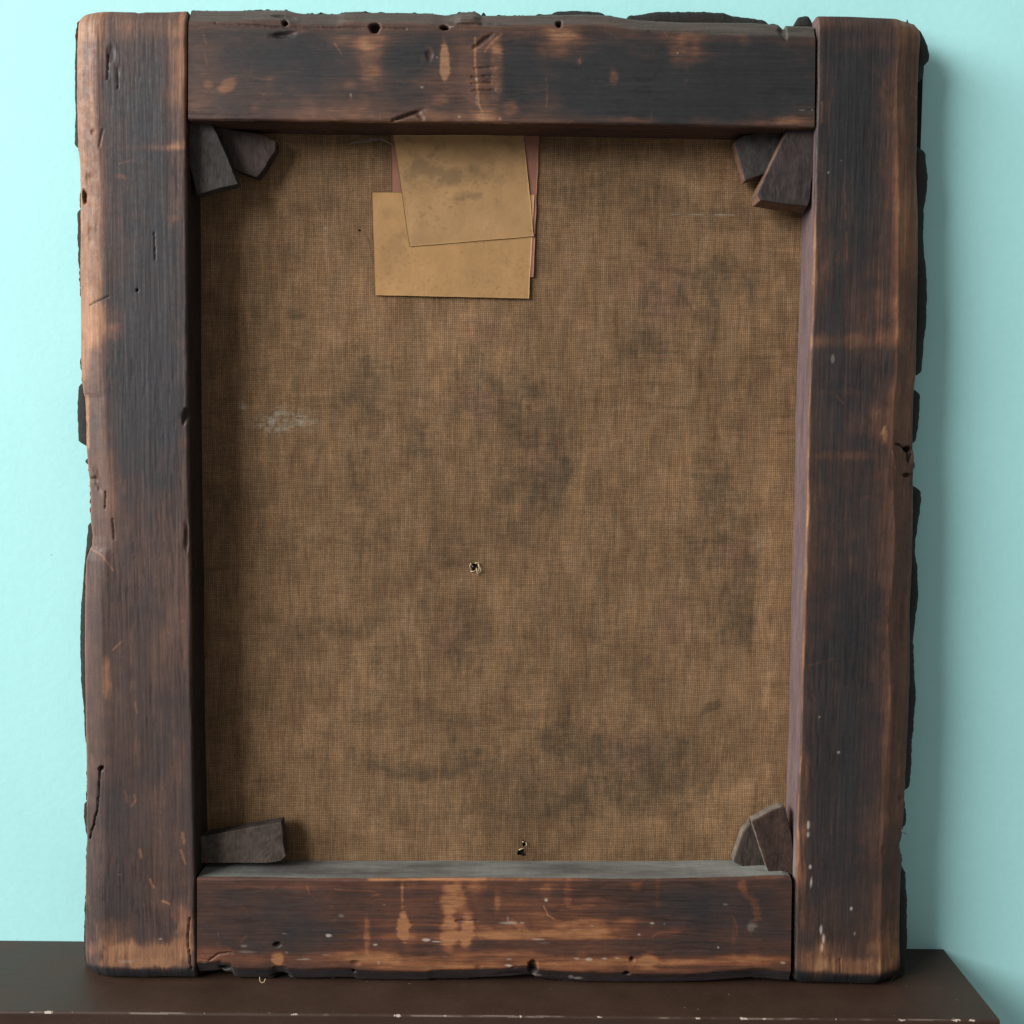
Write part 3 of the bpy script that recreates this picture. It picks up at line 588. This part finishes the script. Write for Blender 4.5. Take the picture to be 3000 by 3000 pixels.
# paint and damp that soaked through from the front
for p in [(1040, 1140, 60, 150, .30), (1100, 1100, 110, 80, .22), (1190, 1190, 120, 60, .22), (1380, 1060, 40, 120, .34), (1420, 1180, 110, 70, .34), (1500, 1130, 90, 60, .26), (1560, 1240, 90, 60, .26), (1600, 1090, 60, 90, .22), (1200, 1290, 60, 50, .30), (1030, 1420, 36, 120, .40), (1060, 1300, 60, 70, .22),
          (1180, 1360, 60, 40, .24), (1260, 1340, 50, 36, .26), (1460, 1290, 90, 26, .34), (1640, 1330, 46, 160, .42), (1600, 1380, 110, 46, .36), (1620, 1450, 60, 90, .28), (1490, 1460, 90, 90, .30), (1500, 1590, 90, 40, .32), (1310, 1640, 66, 56, .36), (1130, 1560, 90, 60, .22), (1050, 1620, 90, 46, .20),
          (1700, 570, 70, 60, .26), (1750, 520, 140, 40, .24), (1900, 560, 90, 60, .22), (2080, 600, 130, 46, .26), (1960, 720, 70, 70, .20), (2120, 760, 60, 40, .34), (2160, 820, 90, 60, .30), (2050, 820, 90, 46, .20), (1940, 870, 90, 60, .30), (1920, 960, 70, 60, .34), (1880, 1010, 80, 60, .26), (2100, 960, 30, 150, .22), (1930, 1120, 10, 30, .50), (2070, 1130, 8, 50, .30), (2010, 560, 60, 30, .2),
          (1960, 1190, 60, 6, .40), (1970, 1020, 80, 6, .40), (1990, 1048, 80, 5, .30), (1950, 990, 60, 5, .30), (2190, 1240, 46, 30, .42), (2100, 1260, 60, 26, .16), (2110, 1390, 60, 90, .30), (2120, 1470, 80, 60, .34), (2100, 1560, 110, 60, .30), (2170, 1640, 90, 60, .22), (2060, 1640, 60, 60, .22), (2210, 1760, 60, 110, .26), (2050, 1730, 80, 60, .18), (2180, 1860, 80, 110, .30), (2000, 1850, 90, 60, .16),
          (1850, 1500, 80, 60, .14), (1800, 1700, 60, 120, .16), (1750, 1850, 90, 60, .18), (1820, 1980, 90, 80, .26), (1700, 2060, 80, 60, .18), (1950, 2060, 80, 60, .16), (2112, 2104, 36, 13, 1.3, .5, 20), (2104, 2116, 26, 8, 1.0, .5, 20), (1390, 1850, 80, 60, .30), (1360, 1940, 60, 60, .26), (1300, 1890, 90, 60, .16), (1200, 1800, 80, 60, .18), (1020, 1860, 110, 46, .26), (900, 1860, 90, 40, .20), (1130, 1960, 110, 60, .22),
          (1150, 1700, 110, 60, .16), (1600, 1760, 80, 110, .16), (1560, 1900, 70, 70, .16), (1650, 2200, 110, 60, .26), (1800, 2230, 160, 70, .34), (1950, 2260, 160, 90, .30), (1700, 2320, 200, 90, .28), (1500, 2330, 110, 60, .22), (1880, 2380, 150, 60, .26), (2010, 2330, 110, 70, .24), (1600, 2430, 170, 46, .22), (1400, 2430, 150, 50, .20), (1200, 2300, 160, 26, .34), (1080, 2280, 70, 30, .22), (1330, 2280, 60, 60, .22), (1370, 2250, 50, 20, .26),
          (1250, 2140, 90, 60, .20), (1060, 2120, 90, 60, .20), (1450, 2080, 80, 70, .16), (1150, 2420, 160, 60, .16), (840, 908, 26, 18, .40), (830, 1040, 46, 26, .22), (720, 900, 60, 90, .12), (880, 1330, 70, 50, .20), (760, 1450, 80, 60, .16), (820, 1600, 70, 50, .20), (800, 1900, 90, 60, .22), (760, 2100, 80, 60, .16), (900, 2040, 60, 60, .18), (930, 1180, 60, 30, .18), (960, 600, 60, 50, .14), (820, 700, 60, 40, .14), (900, 470, 100, 26, .26), (1160, 2060, 60, 40, .2), (1250, 1480, 60, 60, .14), (1700, 420, 180, 24, .16), (2020, 440, 80, 40, .14)]:
    cpatch(*p)
for pts_, w_, a_ in (([(1980, 770), (2080, 790), (2130, 880), (2120, 1000), (2090, 1120)], 12, .30), ([(2170, 720), (2235, 820), (2240, 960)], 12, .26), ([(1930, 790), (1900, 900), (1935, 1010)], 10, .26), ([(2010, 830), (2060, 900), (2050, 1000)], 9, .26), ([(2150, 900), (2160, 1050)], 8, .24), ([(1890, 960), (2060, 965)], 6, .25),
                    ([(1050, 660), (1066, 690), (1075, 740), (1090, 752)], 5, .5), ([(1350, 2290), (1200, 2330), (1080, 2290), (1010, 2240)], 22, .2), ([(2010, 2420), (2080, 2370), (2130, 2290)], 26, .2), ([(1560, 1130), (1620, 1250), (1640, 1420)], 22, .16), ([(1000, 1330), (1030, 1480)], 14, .2)):
    dk = dk + a_*stroke(U, V, pts_, w_, 4)
arc = np.hypot((U-uv(1720, 2050, cw)[0])/1.15, V-uv(1720, 2050, cw)[1])/K
low = sst(1.5, 0.2, abs(arc-330)/90)*(V < h2[1]+.09)*0.10; dk = dk+low
brk = 0.1+0.75*fbm(U*330, V*110, 3, 61)+0.6*fbm(U*110, V*330, 3, 62)+0.5*fbm(U*90, V*90, 3, 63)
dk = np.clip(dk*1.35*brk*brk, 0, .85)[..., None]
Cc = Cc*(1-dk) + Cc*np.array([0.54, 0.60, 0.66])*dk
lt = np.zeros_like(U)
for p in [(2160, 2400, 150, 90, .30), (2280, 1750, 26, 400, .34), (2285, 2200, 30, 200, .34), (2190, 2250, 60, 90, .20), (1900, 2470, 260, 30, .26), (1350, 940, 110, 70, .26), (1260, 1000, 60, 40, .2), (1380, 2000, 90, 120, .10), (2150, 1340, 30, 60, .26), (1700, 1650, 140, 70, .12), (1440, 1740, 130, 80, .14), (2080, 520, 140, 60, .10), (2250, 900, 60, 90, .12), (2090, 620, 110, 70, .08), (1000, 2430, 60, 46, .1)]:
    lt += p[4]*patch(U, V, p[0], p[1], p[2], p[3], 0, .7, .6, 3)
Cc *= (1+lt*0.75)[..., None]
pk = np.zeros_like(U)
for p in [(1960, 840, 120, 130), (1400, 1180, 70, 60), (1600, 1350, 60, 90), (2180, 1650, 60, 60), (1870, 2250, 90, 60), (1400, 950, 80, 50), (2000, 1850, 60, 80), (1300, 1900, 60, 60)]: pk += .5*patch(U, V, *p, 0, .8, .6, 4)
Cc = Cc*(1+pk[..., None]*np.array([.02, -.07, .10]))
wh = np.zeros_like(U)
for p in [(805, 1230, 80, 34, .6), (840, 1215, 40, 18, .3), (676, 1190, 14, 18, .55), (674, 1220, 14, 8, .5), (880, 1228, 60, 12, .2), (790, 1190, 22, 6, .3), (1560, 1612, 3, 3, .5), (930, 640, 5, 5, .4), (1090, 735, 8, 6, .3), (2055, 600, 60, 3, .3), (2130, 600, 60, 2.5, .4), (2250, 1600, 20, 26, .12)]:
    wh = np.maximum(wh, p[4]*patch(U, V, p[0], p[1], p[2], p[3], 0, .8, .6, 5)*sst(.32, .68, fbm(U*330, V*760, 3, 8)))
wh = wh[..., None]; Cc = Cc*(1-wh)+np.array([.36, .33, .26])*wh
frn = np.exp(-((U-h1[0])**2+(V-h1[1])**2)/0.0022**2)[..., None]*.7; Cc = Cc*(1-frn)+np.array([.50, .36, .23])*frn
rs = np.random.RandomState(3); slub = np.zeros_like(U)
for _ in range(420):
    x0_ = rs.uniform(us[0], us[-1]); y0_ = rs.uniform(vs[0], vs[-1]); ln_ = rs.uniform(.004, .022); w_ = rs.uniform(.0005, .0011); am = rs.choice([-1, 1], p=[.55, .45])*rs.uniform(.08, .28)
    if rs.rand() < .3: x0_ = rs.uniform(*sorted([h2[0]+.03, us[-1]])); y0_ = rs.uniform(vs[-1]-.20, vs[-1]-.02); am = -abs(am)
    if rs.rand() < .5: i0, i1 = np.searchsorted(us, [x0_-w_*2, x0_+w_*2]); j0, j1 = np.searchsorted(vs, [y0_-ln_, y0_+ln_])
    else: i0, i1 = np.searchsorted(us, [x0_-ln_, x0_+ln_]); j0, j1 = np.searchsorted(vs, [y0_-w_*2, y0_+w_*2])
    if i1 <= i0 or j1 <= j0: continue
    uu_ = abs(U[i0:i1, j0:j1]-x0_); vv_ = abs(V[i0:i1, j0:j1]-y0_); sh = (uu_/uu_.max()-0 if uu_.max() > 0 else uu_); sv = (vv_/vv_.max() if vv_.max() > 0 else vv_)
    slub[i0:i1, j0:j1] += am*(1-sst(.4, 1, sh))*(1-sst(.4, 1, sv))
Cc *= (1+slub*0.6)[..., None]
Cc = np.clip(Cc, 0.012, 0.7)
def hole(cu, cv, rx, ry, sd):
    n = (fbm((U-cu)*900+9, (V-cv)*900+9, 3, sd)-.5)
    return np.hypot((U-cu)/(rx*K), (V-cv)/(ry*K)) + 1.5*n < 1.0
hm = hole(h1[0], h1[1], 9, 13, 1) | hole(h2[0], h2[1], 13, 10, 2) | hole(h2b[0], h2b[1], 7, 13, 4) | hole(h3[0], h3[1], 6, 3, 6)
F = grid_faces(len(us), len(vs), 0)
keep = ~(hm.ravel()[F].sum(1) >= 3); F = F[keep]
canvas = mesh_obj("canvas", np.stack([U, -Wc, V], -1).reshape(-1, 3), F, CANVAS, pic, Cc.reshape(-1, 3))
canvas["label"] = "brown stained linen canvas with two small torn holes"
# near-black backdrop behind the linen, painting in the darkness seen through the holes
e = uvp([(300, 120), (2620, 2800)], -D)
v, f = boxv(e[0, 0], e[1, 0], D-0.0002+.0006, D+0.0012, e[1, 1], e[0, 1])
holebackdrop = mesh_obj("hole_backdrop", v, f, plain_mat("hole_darkness", (0.010, 0.008, 0.006), 0.9), pic, smooth=False)

# threads round the holes, loose fibre under the top rail, hanging thread at the foot
def tube(name, pts, r, mat, parent, taper=True):
    P = np.array(pts, float); n = len(P); k = 6; V_ = []
    for i in range(n):
        t = P[min(i+1, n-1)]-P[max(i-1, 0)]; t = t/np.linalg.norm(t)
        a = np.cross(t, [0, 1, 0.01]); a /= np.linalg.norm(a); b = np.cross(t, a)
        rr_ = r*(1-0.6*i/(n-1)) if taper else r
        for j in range(k): an = 2*math.pi*j/k; V_.append(P[i]+rr_*(math.cos(an)*a+math.sin(an)*b))
    F_ = [(i*k+j, i*k+(j+1) % k, (i+1)*k+(j+1) % k, (i+1)*k+j) for i in range(n-1) for j in range(k)]
    return mesh_obj(name, V_, F_, mat, parent)
def tp(pts, w0, w1=None, n=12):
    """survey points -> smoothed local polyline between heights w0..w1"""
    w1 = w0 if w1 is None else w1
    a = np.array(pts, float); t = np.linspace(0, 1, len(a)); tt = np.linspace(0, 1, n)
    x = np.interp(tt, t, a[:, 0]); y = np.interp(tt, t, a[:, 1])
    w = w0+(w1-w0)*np.sin(tt*math.pi); out = []
    for i in range(n): u_, v_ = uv(x[i], y[i], w[i]); out.append((float(u_), -w[i], float(v_)))
    return out
for pts in [[(1402, 1648), (1404, 1662), (1400, 1682)], [(1400, 1652), (1408, 1668), (1406, 1680)], [(1396, 1664), (1398, 1678), (1400, 1686)], [(1380, 1650), (1376, 1658), (1379, 1672)], [(1379, 1674), (1388, 1674), (1396, 1668)], [(1392, 1650), (1398, 1649), (1403, 1652)],
            [(1521, 2490), (1530, 2486), (1538, 2485)], [(1541, 2468), (1543, 2474), (1541, 2480)], [(1531, 2466), (1537, 2467)]]:
    tube("frayed_thread", tp(pts, cw+.0004, cw+.0018, 7), 0.00034, FIBRE, pic)
GREY = plain_mat("grey_fibre", (0.16, 0.135, 0.11), 0.9, 900, 0.2, 0.0001, 0.2)
for pts in [[(1018, 424), (1060, 410), (1110, 408), (1160, 424)], [(1030, 420), (1080, 414), (1120, 406), (1150, 426)], [(1044, 412), (1092, 404), (1128, 412)]]:
    tube("cobweb_strand", tp(pts, cw+.002, cw+.006, 16), 0.00028, GREY, pic, False)
tube("hanging_thread", tp([(761, 2862), (761, 2873), (767, 2880), (774, 2877), (778, 2867)], .0015, .003, 14), 0.00022, FIBRE, pic, False)
tube("frayed_thread", tp([(2640, 2425), (2642, 2436), (2655, 2444)], -.010, -.006, 9), 0.00025, GREY, pic, False)
tube("dust_fluff", tp([(2296, 2560), (2250, 2556), (2220, 2545), (2196, 2538)], -.012, -.009, 12), 0.0005, GREY, pic)

# ------------------------------------------------------------------ corner keys (wedges)
def wedge(front, wf, th, col, label=None, tilt=0.0, seed=0, endshift=0.0, sidecol=None):
    """front polygon (survey) lying at height wf, thickness th, faces subdivided so the wood can be uneven"""
    P = uvp(front, wf); c = P.mean(0)
    bm = bmesh.new(); cl = bm.verts.layers.float_color.new("Col")
    rg = np.random.RandomState(seed)
    fr = []; bk = []
    for i, (a, b) in enumerate(P):
        ww = wf + tilt*(b-c[1])
        fr.append(bm.verts.new((a, -ww, b))); bk.append(bm.verts.new((a+endshift*(a-c[0]), -(wf-th), b+endshift*(b-c[1]))))
    bm.faces.new(fr); bm.faces.new(bk[::-1]); n = len(P)
    for i in range(n): bm.faces.new((fr[i], bk[i], bk[(i+1) % n], fr[(i+1) % n]))
    bmesh.ops.recalc_face_normals(bm, faces=bm.faces)
    bmesh.ops.bevel(bm, geom=list(bm.edges), offset=0.0005, segments=2, affect='EDGES', profile=0.6)
    bmesh.ops.triangulate(bm, faces=[f for f in bm.faces if len(f.verts) > 4])
    for _ in range(3): bmesh.ops.subdivide_edges(bm, edges=[e for e in bm.edges if e.calc_length() > 0.0022], cuts=1, use_grid_fill=True)
    co = np.array([v.co[:] for v in bm.verts])
    n1 = fbm(co[:, 0]*300, co[:, 2]*90, 3, seed); n2 = fbm(co[:, 0]*500+co[:, 1]*400, co[:, 2]*500, 2, seed+5)
    for i, v_ in enumerate(bm.verts):
        d_ = (n1[i]-.5)*0.0006; v_.co.y += d_; v_.co.x += (n2[i]-.5)*0.0005; v_.co.z += (n2[i]-.5)*0.0006
        k = (1+1.1*(n1[i]-.5)+0.7*(n2[i]-.5))*0.86; side = -co[i, 1] < wf-0.0012
        base = np.array(sidecol if (side and sidecol) else col); v_[cl] = (*np.clip(base*k, 0, 1), 1)
    me = bpy.data.meshes.new("wedge"); bm.to_mesh(me); bm.free(); me.materials.append(KEYWOOD)
    ob = link(bpy.data.objects.new("wedge", me), pic)
    if label: ob["label"] = label
    return ob
wedge([(556, 484), (549, 376), (560, 352), (617, 354), (661, 450), (697, 539), (640, 552), (577, 571)], -.0085, .009, (0.046, 0.040, 0.036), "grey wedge hanging straight down in the top left corner", seed=1)
wedge([(612, 366), (680, 381), (735, 387), (776, 397), (809, 415), (806, 440), (795, 458), (772, 496), (753, 519), (688, 497), (640, 430)], -.0185, .0095, (0.056, 0.039, 0.033), "brown slanted wedge behind the grey one in the top left corner", seed=2, sidecol=(.045, .032, .026))
wedge([(2152, 416), (2178, 396), (2310, 380), (2320, 388), (2262, 500), (2184, 529)], -.0150, .0110, (0.038, 0.034, 0.032), "dark short wedge behind another in the top right corner", seed=3, sidecol=(.16, .085, .055))
wedge([(2310, 376), (2390, 366), (2384, 480), (2372, 590), (2366, 604), (2290, 596), (2228, 586), (2221, 566), (2262, 478)], -.0060, .0150, (0.040, 0.030, 0.028), "long dark wedge beside the upright in the top right corner", seed=4, endshift=.07, sidecol=(.15, .085, .055))
wedge([(585, 2452), (640, 2442), (824, 2408), (828, 2436), (830, 2470), (837, 2508), (822, 2523), (779, 2529), (700, 2528), (585, 2530)], -.0150, .0100, (0.078, 0.059, 0.047), "pale brown wedge lying flat in the bottom left corner", seed=5, sidecol=(.05, .04, .033))
wedge([(2204, 2408), (2234, 2392), (2262, 2376), (2290, 2366), (2300, 2366), (2316, 2430), (2326, 2500), (2330, 2563), (2256, 2566), (2230, 2490)], -.0085, .0095, (0.044, 0.025, 0.018), "brown cracked wedge in the bottom right corner", seed=6, sidecol=(.15, .125, .10))
wedge([(2178, 2440), (2200, 2412), (2225, 2440), (2262, 2560), (2200, 2548), (2149, 2526)], -.0185, .0095, (0.047, 0.034, 0.027), "dusty wedge behind the cracked one in the bottom right corner", seed=7, sidecol=(.13, .105, .08))

# ------------------------------------------------------------------ paper slips glued to the linen
def slip(name, quad, w, col, label, curl=0.0, seed=0, fox=1.0, stains=()):
    Q = uvp(quad, w); n, m = 110, 90
    s = np.linspace(0, 1, n)[:, None]; t = np.linspace(0, 1, m)[None, :]
    P = (Q[0][None, None]*(1-s[..., None])*(1-t[..., None]) + Q[1]*s[..., None]*(1-t[..., None]) + Q[2]*s[..., None]*t[..., None] + Q[3]*(1-s[..., None])*t[..., None])
    U_, V_ = P[..., 0], P[..., 1]
    ed = np.minimum(np.minimum(s, 1-s), np.minimum(t, 1-t))
    V_ = V_ + (fbm(U_*90, V_*90, 3, seed)-.5)*0.0005*(ed < .001); U_ = U_ + (fbm(V_*120, U_*0, 3, seed+2)-.5)*0.0007*(ed < .001)
    Wp = w + fbm(U_*34, V_*26, 3, 40)*0.0014 + (fbm(U_*60, V_*50, 2, seed)-.5)*0.0003 + curl*(np.clip(t-.8, 0, 1)/.2)**2*(0.5+s*.5) + 0.0003
    C_ = np.ones(U_.shape+(3,))*np.array(col)
    C_ *= (1+0.34*(fbm(U_*55, V_*55, 4, seed+6)-.5)+.10*(fbm(U_*16, V_*16, 2, seed+8)-.5))[..., None]
    sp = sst(.66, .76, fbm(U_*620, V_*620, 2, seed+9))*sst(.40, .60, fbm(U_*60, V_*60, 3, seed+10))*0.30*fox
    for (x, y, rx, ry, a) in stains:
        sp = sp + a*patch(U_, V_, x, y, rx, ry, 0, .8, .7, seed)*(0.5+fbm(U_*220, V_*220, 3, seed+2))
    sp = np.clip(sp*1.0, 0, .7)[..., None]
    C_ = C_*(1-sp)+C_*np.array([.42, .45, .52])*sp
    th = 0.00022
    A_ = np.stack([U_, -Wp, V_], -1).reshape(-1, 3); B_ = np.stack([U_, -Wp+th, V_], -1).reshape(-1, 3)
    F1 = grid_faces(n, m); F2 = grid_faces(n, m, n*m, True); N0 = n*m; side = []
    idx = np.arange(n*m).reshape(n, m)
    for ln in (idx[:, 0], idx[:, -1][::-1], idx[0][::-1], idx[-1]):
        side += [(ln[i], ln[i+1], ln[i+1]+N0, ln[i]+N0) for i in range(len(ln)-1)]
    ob = mesh_obj(name, np.concatenate([A_, B_]), np.concatenate([F1, F2, np.array(side)]), PAPER, pic, np.concatenate([C_.reshape(-1, 3)]*2))
    ob["label"] = label; return ob
slip("paper_slip", [(1145, 395), (1580, 392), (1562, 812), (1152, 812)], cw+.0007, (0.225, 0.098, 0.066), "reddish pink paper slip mostly hidden behind the buff ones", seed=21, fox=.4)
slip("paper_slip", [(1088, 563), (1565, 571), (1550, 875), (1098, 865)], cw+.0010, (0.36, 0.205, 0.083), "lower buff paper slip glued to the canvas", .0002, seed=22, stains=[(1130, 600, 26, 26, .3), (1150, 700, 30, 30, .25), (1350, 790, 60, 50, .12), (1180, 660, 20, 20, .3)])
slip("paper_slip", [(1152, 398), (1534, 395), (1563, 693), (1199, 723)], cw+.0014, (0.34, 0.200, 0.086), "upper buff paper slip with grey mould stains", .0003, seed=23, fox=1.3,
     stains=[(1280, 470, 90, 26, .55), (1300, 500, 60, 20, .5), (1400, 480, 70, 26, .40), (1240, 460, 60, 40, .35), (1350, 420, 160, 30, .35), (1370, 545, 60, 12, .55), (1330, 555, 30, 14, .5), (1200, 470, 40, 60, .2), (1220, 660, 26, 40, .25), (1500, 440, 30, 60, .2), (1450, 600, 60, 40, .12)])

# ------------------------------------------------------------------ ragged tacking margins of the linen
def margin(sil, wood, horizontal=False, seed=0, wmid=-0.017, name="tacking_margin", pale=False):
    """linen turned over the bar's outer side: bulges out from the wood; sil = outermost line, wood = the bar edge beneath (survey)"""
    S_ = uvp(sil, wmid-.004); Wd = uvp(wood, -0.008)
    key = 0 if horizontal else 1; oth = 1-key
    S_ = S_[np.argsort(S_[:, key])]; Wd = Wd[np.argsort(Wd[:, key])]
    n = max(24, int((S_[-1, key]-S_[0, key])/0.0006)); a = np.linspace(S_[0, key], S_[-1, key], n)
    so = np.interp(a, S_[:, key], S_[:, oth]); wo = np.interp(a, Wd[:, key], Wd[:, oth])
    sg = 1 if (horizontal or np.mean(so) > 0.25) else -1
    so = so + sg*((-0.0014 if sg < 0 else -0.0009) + (fbm(a*520, a*0+seed, 2, seed)-.5)*0.0005+(fbm(a*150, a*0+seed, 3, seed+3)-.5)*0.0012)
    k = 9; c = np.linspace(0, 1, k); rows = []
    for i in range(n):
        e0 = sst(0, 12, np.array(float(min(i, n-1-i))))
        for j in range(k):
            # arc: starts under the wood's shoulder, swells to the silhouette, returns toward the front of the picture
            w = -0.009 - 0.020*c[j] + .0008*(fbm(a[i:i+1]*90, np.array([c[j]*4]), 2, seed)[0]-.5)
            bul = math.sin(math.pi*(0.10+0.78*c[j]))**0.8
            o = wo[i] - sg*0.0012 + (so[i]-wo[i]+sg*0.0012)*bul*float(0.1+0.9*e0)
            kz = 1-(w-(wmid-.004))/0.68; ca_, co_ = (0.254, 0.30) if horizontal else (0.30, 0.254)   # nearer rows curl in
            aa = ca_+(a[i]-ca_)*kz; o = co_+(o-co_)*kz
            rows.append((aa, -w, o) if horizontal else (o, -w, aa))
    V_ = np.array(rows); F_ = grid_faces(n, k)
    ob = mesh_obj(name, V_, F_, FLAP, pic)
    md = ob.modifiers.new("thick", 'SOLIDIFY'); md.thickness = 0.0005; md.offset = 0
    return ob
LW = [(223, 40), (222, 300), (227, 430), (233, 530), (233, 800), (234, 1100), (250, 1200), (252, 1310), (262, 1450), (267, 1560), (262, 1605), (249, 1640), (246, 1900), (250, 2200), (252, 2330), (250, 2500), (248, 2800), (262, 2860)]
for sil in [[(224, 52), (217, 62), (215, 200), (217, 320), (214, 350), (214, 430), (222, 456)], [(224, 590), (221, 602), (221, 700), (225, 780), (230, 830), (234, 850)], [(235, 1100), (224, 1114), (222, 1200), (224, 1310), (226, 1322)], [(234, 1322), (242, 1340), (244, 1372), (252, 1380)],
            [(261, 1508), (254, 1518), (250, 1560), (246, 1620), (240, 1680), (232, 1770), (230, 1880), (232, 1990), (240, 2080), (245, 2170), (250, 2205)], [(250, 2325), (242, 2345), (240, 2390), (246, 2440), (249, 2470)], [(249, 2476), (247, 2550), (244, 2640), (241, 2700), (240, 2780), (242, 2830), (249, 2850)]]:
    margin(sil, LW, seed=int(sil[0][1]) % 17)
RW = [(2684, 56), (2700, 90), (2698, 200), (2690, 400), (2692, 800), (2686, 1100), (2677, 1250), (2679, 1400), (2679, 1500), (2668, 1800), (2668, 2000), (2655, 2300), (2645, 2500), (2641, 2600), (2640, 2820), (2628, 2880)]
for sil in [[(2686, 60), (2697, 80), (2712, 112), (2722, 135), (2726, 160), (2722, 178), (2710, 192), (2707, 232), (2698, 250), (2692, 260)], [(2690, 413), (2704, 418), (2714, 450), (2721, 520), (2718, 560), (2709, 620), (2707, 690), (2712, 760), (2720, 830), (2717, 930), (2706, 1040), (2701, 1118)],
            [(2694, 1124), (2700, 1132), (2698, 1200), (2691, 1265), (2682, 1320)], [(2681, 1326), (2682, 1340), (2682, 1395), (2680, 1402)], [(2680, 1408), (2692, 1414), (2701, 1428), (2700, 1465), (2694, 1520), (2685, 1580), (2683, 1620), (2691, 1660), (2693, 1740), (2686, 1810), (2679, 1880), (2681, 1930), (2686, 2045), (2681, 2110), (2675, 2200), (2670, 2260), (2664, 2310), (2656, 2333)],
            [(2650, 2340), (2656, 2350), (2657, 2385), (2653, 2440), (2646, 2446)], [(2640, 2474), (2646, 2500), (2646, 2535), (2656, 2556), (2660, 2640), (2660, 2750), (2656, 2830), (2646, 2868), (2632, 2886)]]:
    margin(sil, RW, seed=int(sil[0][1]) % 17)
TWd = [(554, 28), (840, 28), (885, 38), (990, 39), (1040, 32), (1300, 41), (1400, 36), (1410, 42), (1650, 41), (1780, 42), (1850, 53), (2000, 62), (2200, 64), (2280, 70), (2300, 84), (2310, 73), (2390, 74)]
for sil in [[(810, 27), (832, 24), (850, 25), (868, 34)], [(884, 37), (900, 31), (925, 35), (945, 38)], [(1398, 36), (1404, 33), (1430, 34), (1436, 41)], [(1590, 41), (1620, 33), (1650, 30), (1700, 28), (1750, 33), (1800, 43)],
            [(1812, 46), (1850, 41), (1900, 35), (1950, 31), (2050, 31), (2120, 36), (2145, 43), (2200, 50), (2240, 58), (2275, 68)], [(2306, 70), (2318, 54), (2340, 47), (2395, 44), (2400, 44)]]:
    margin(sil, TWd, horizontal=True, seed=int(sil[0][0]) % 17)
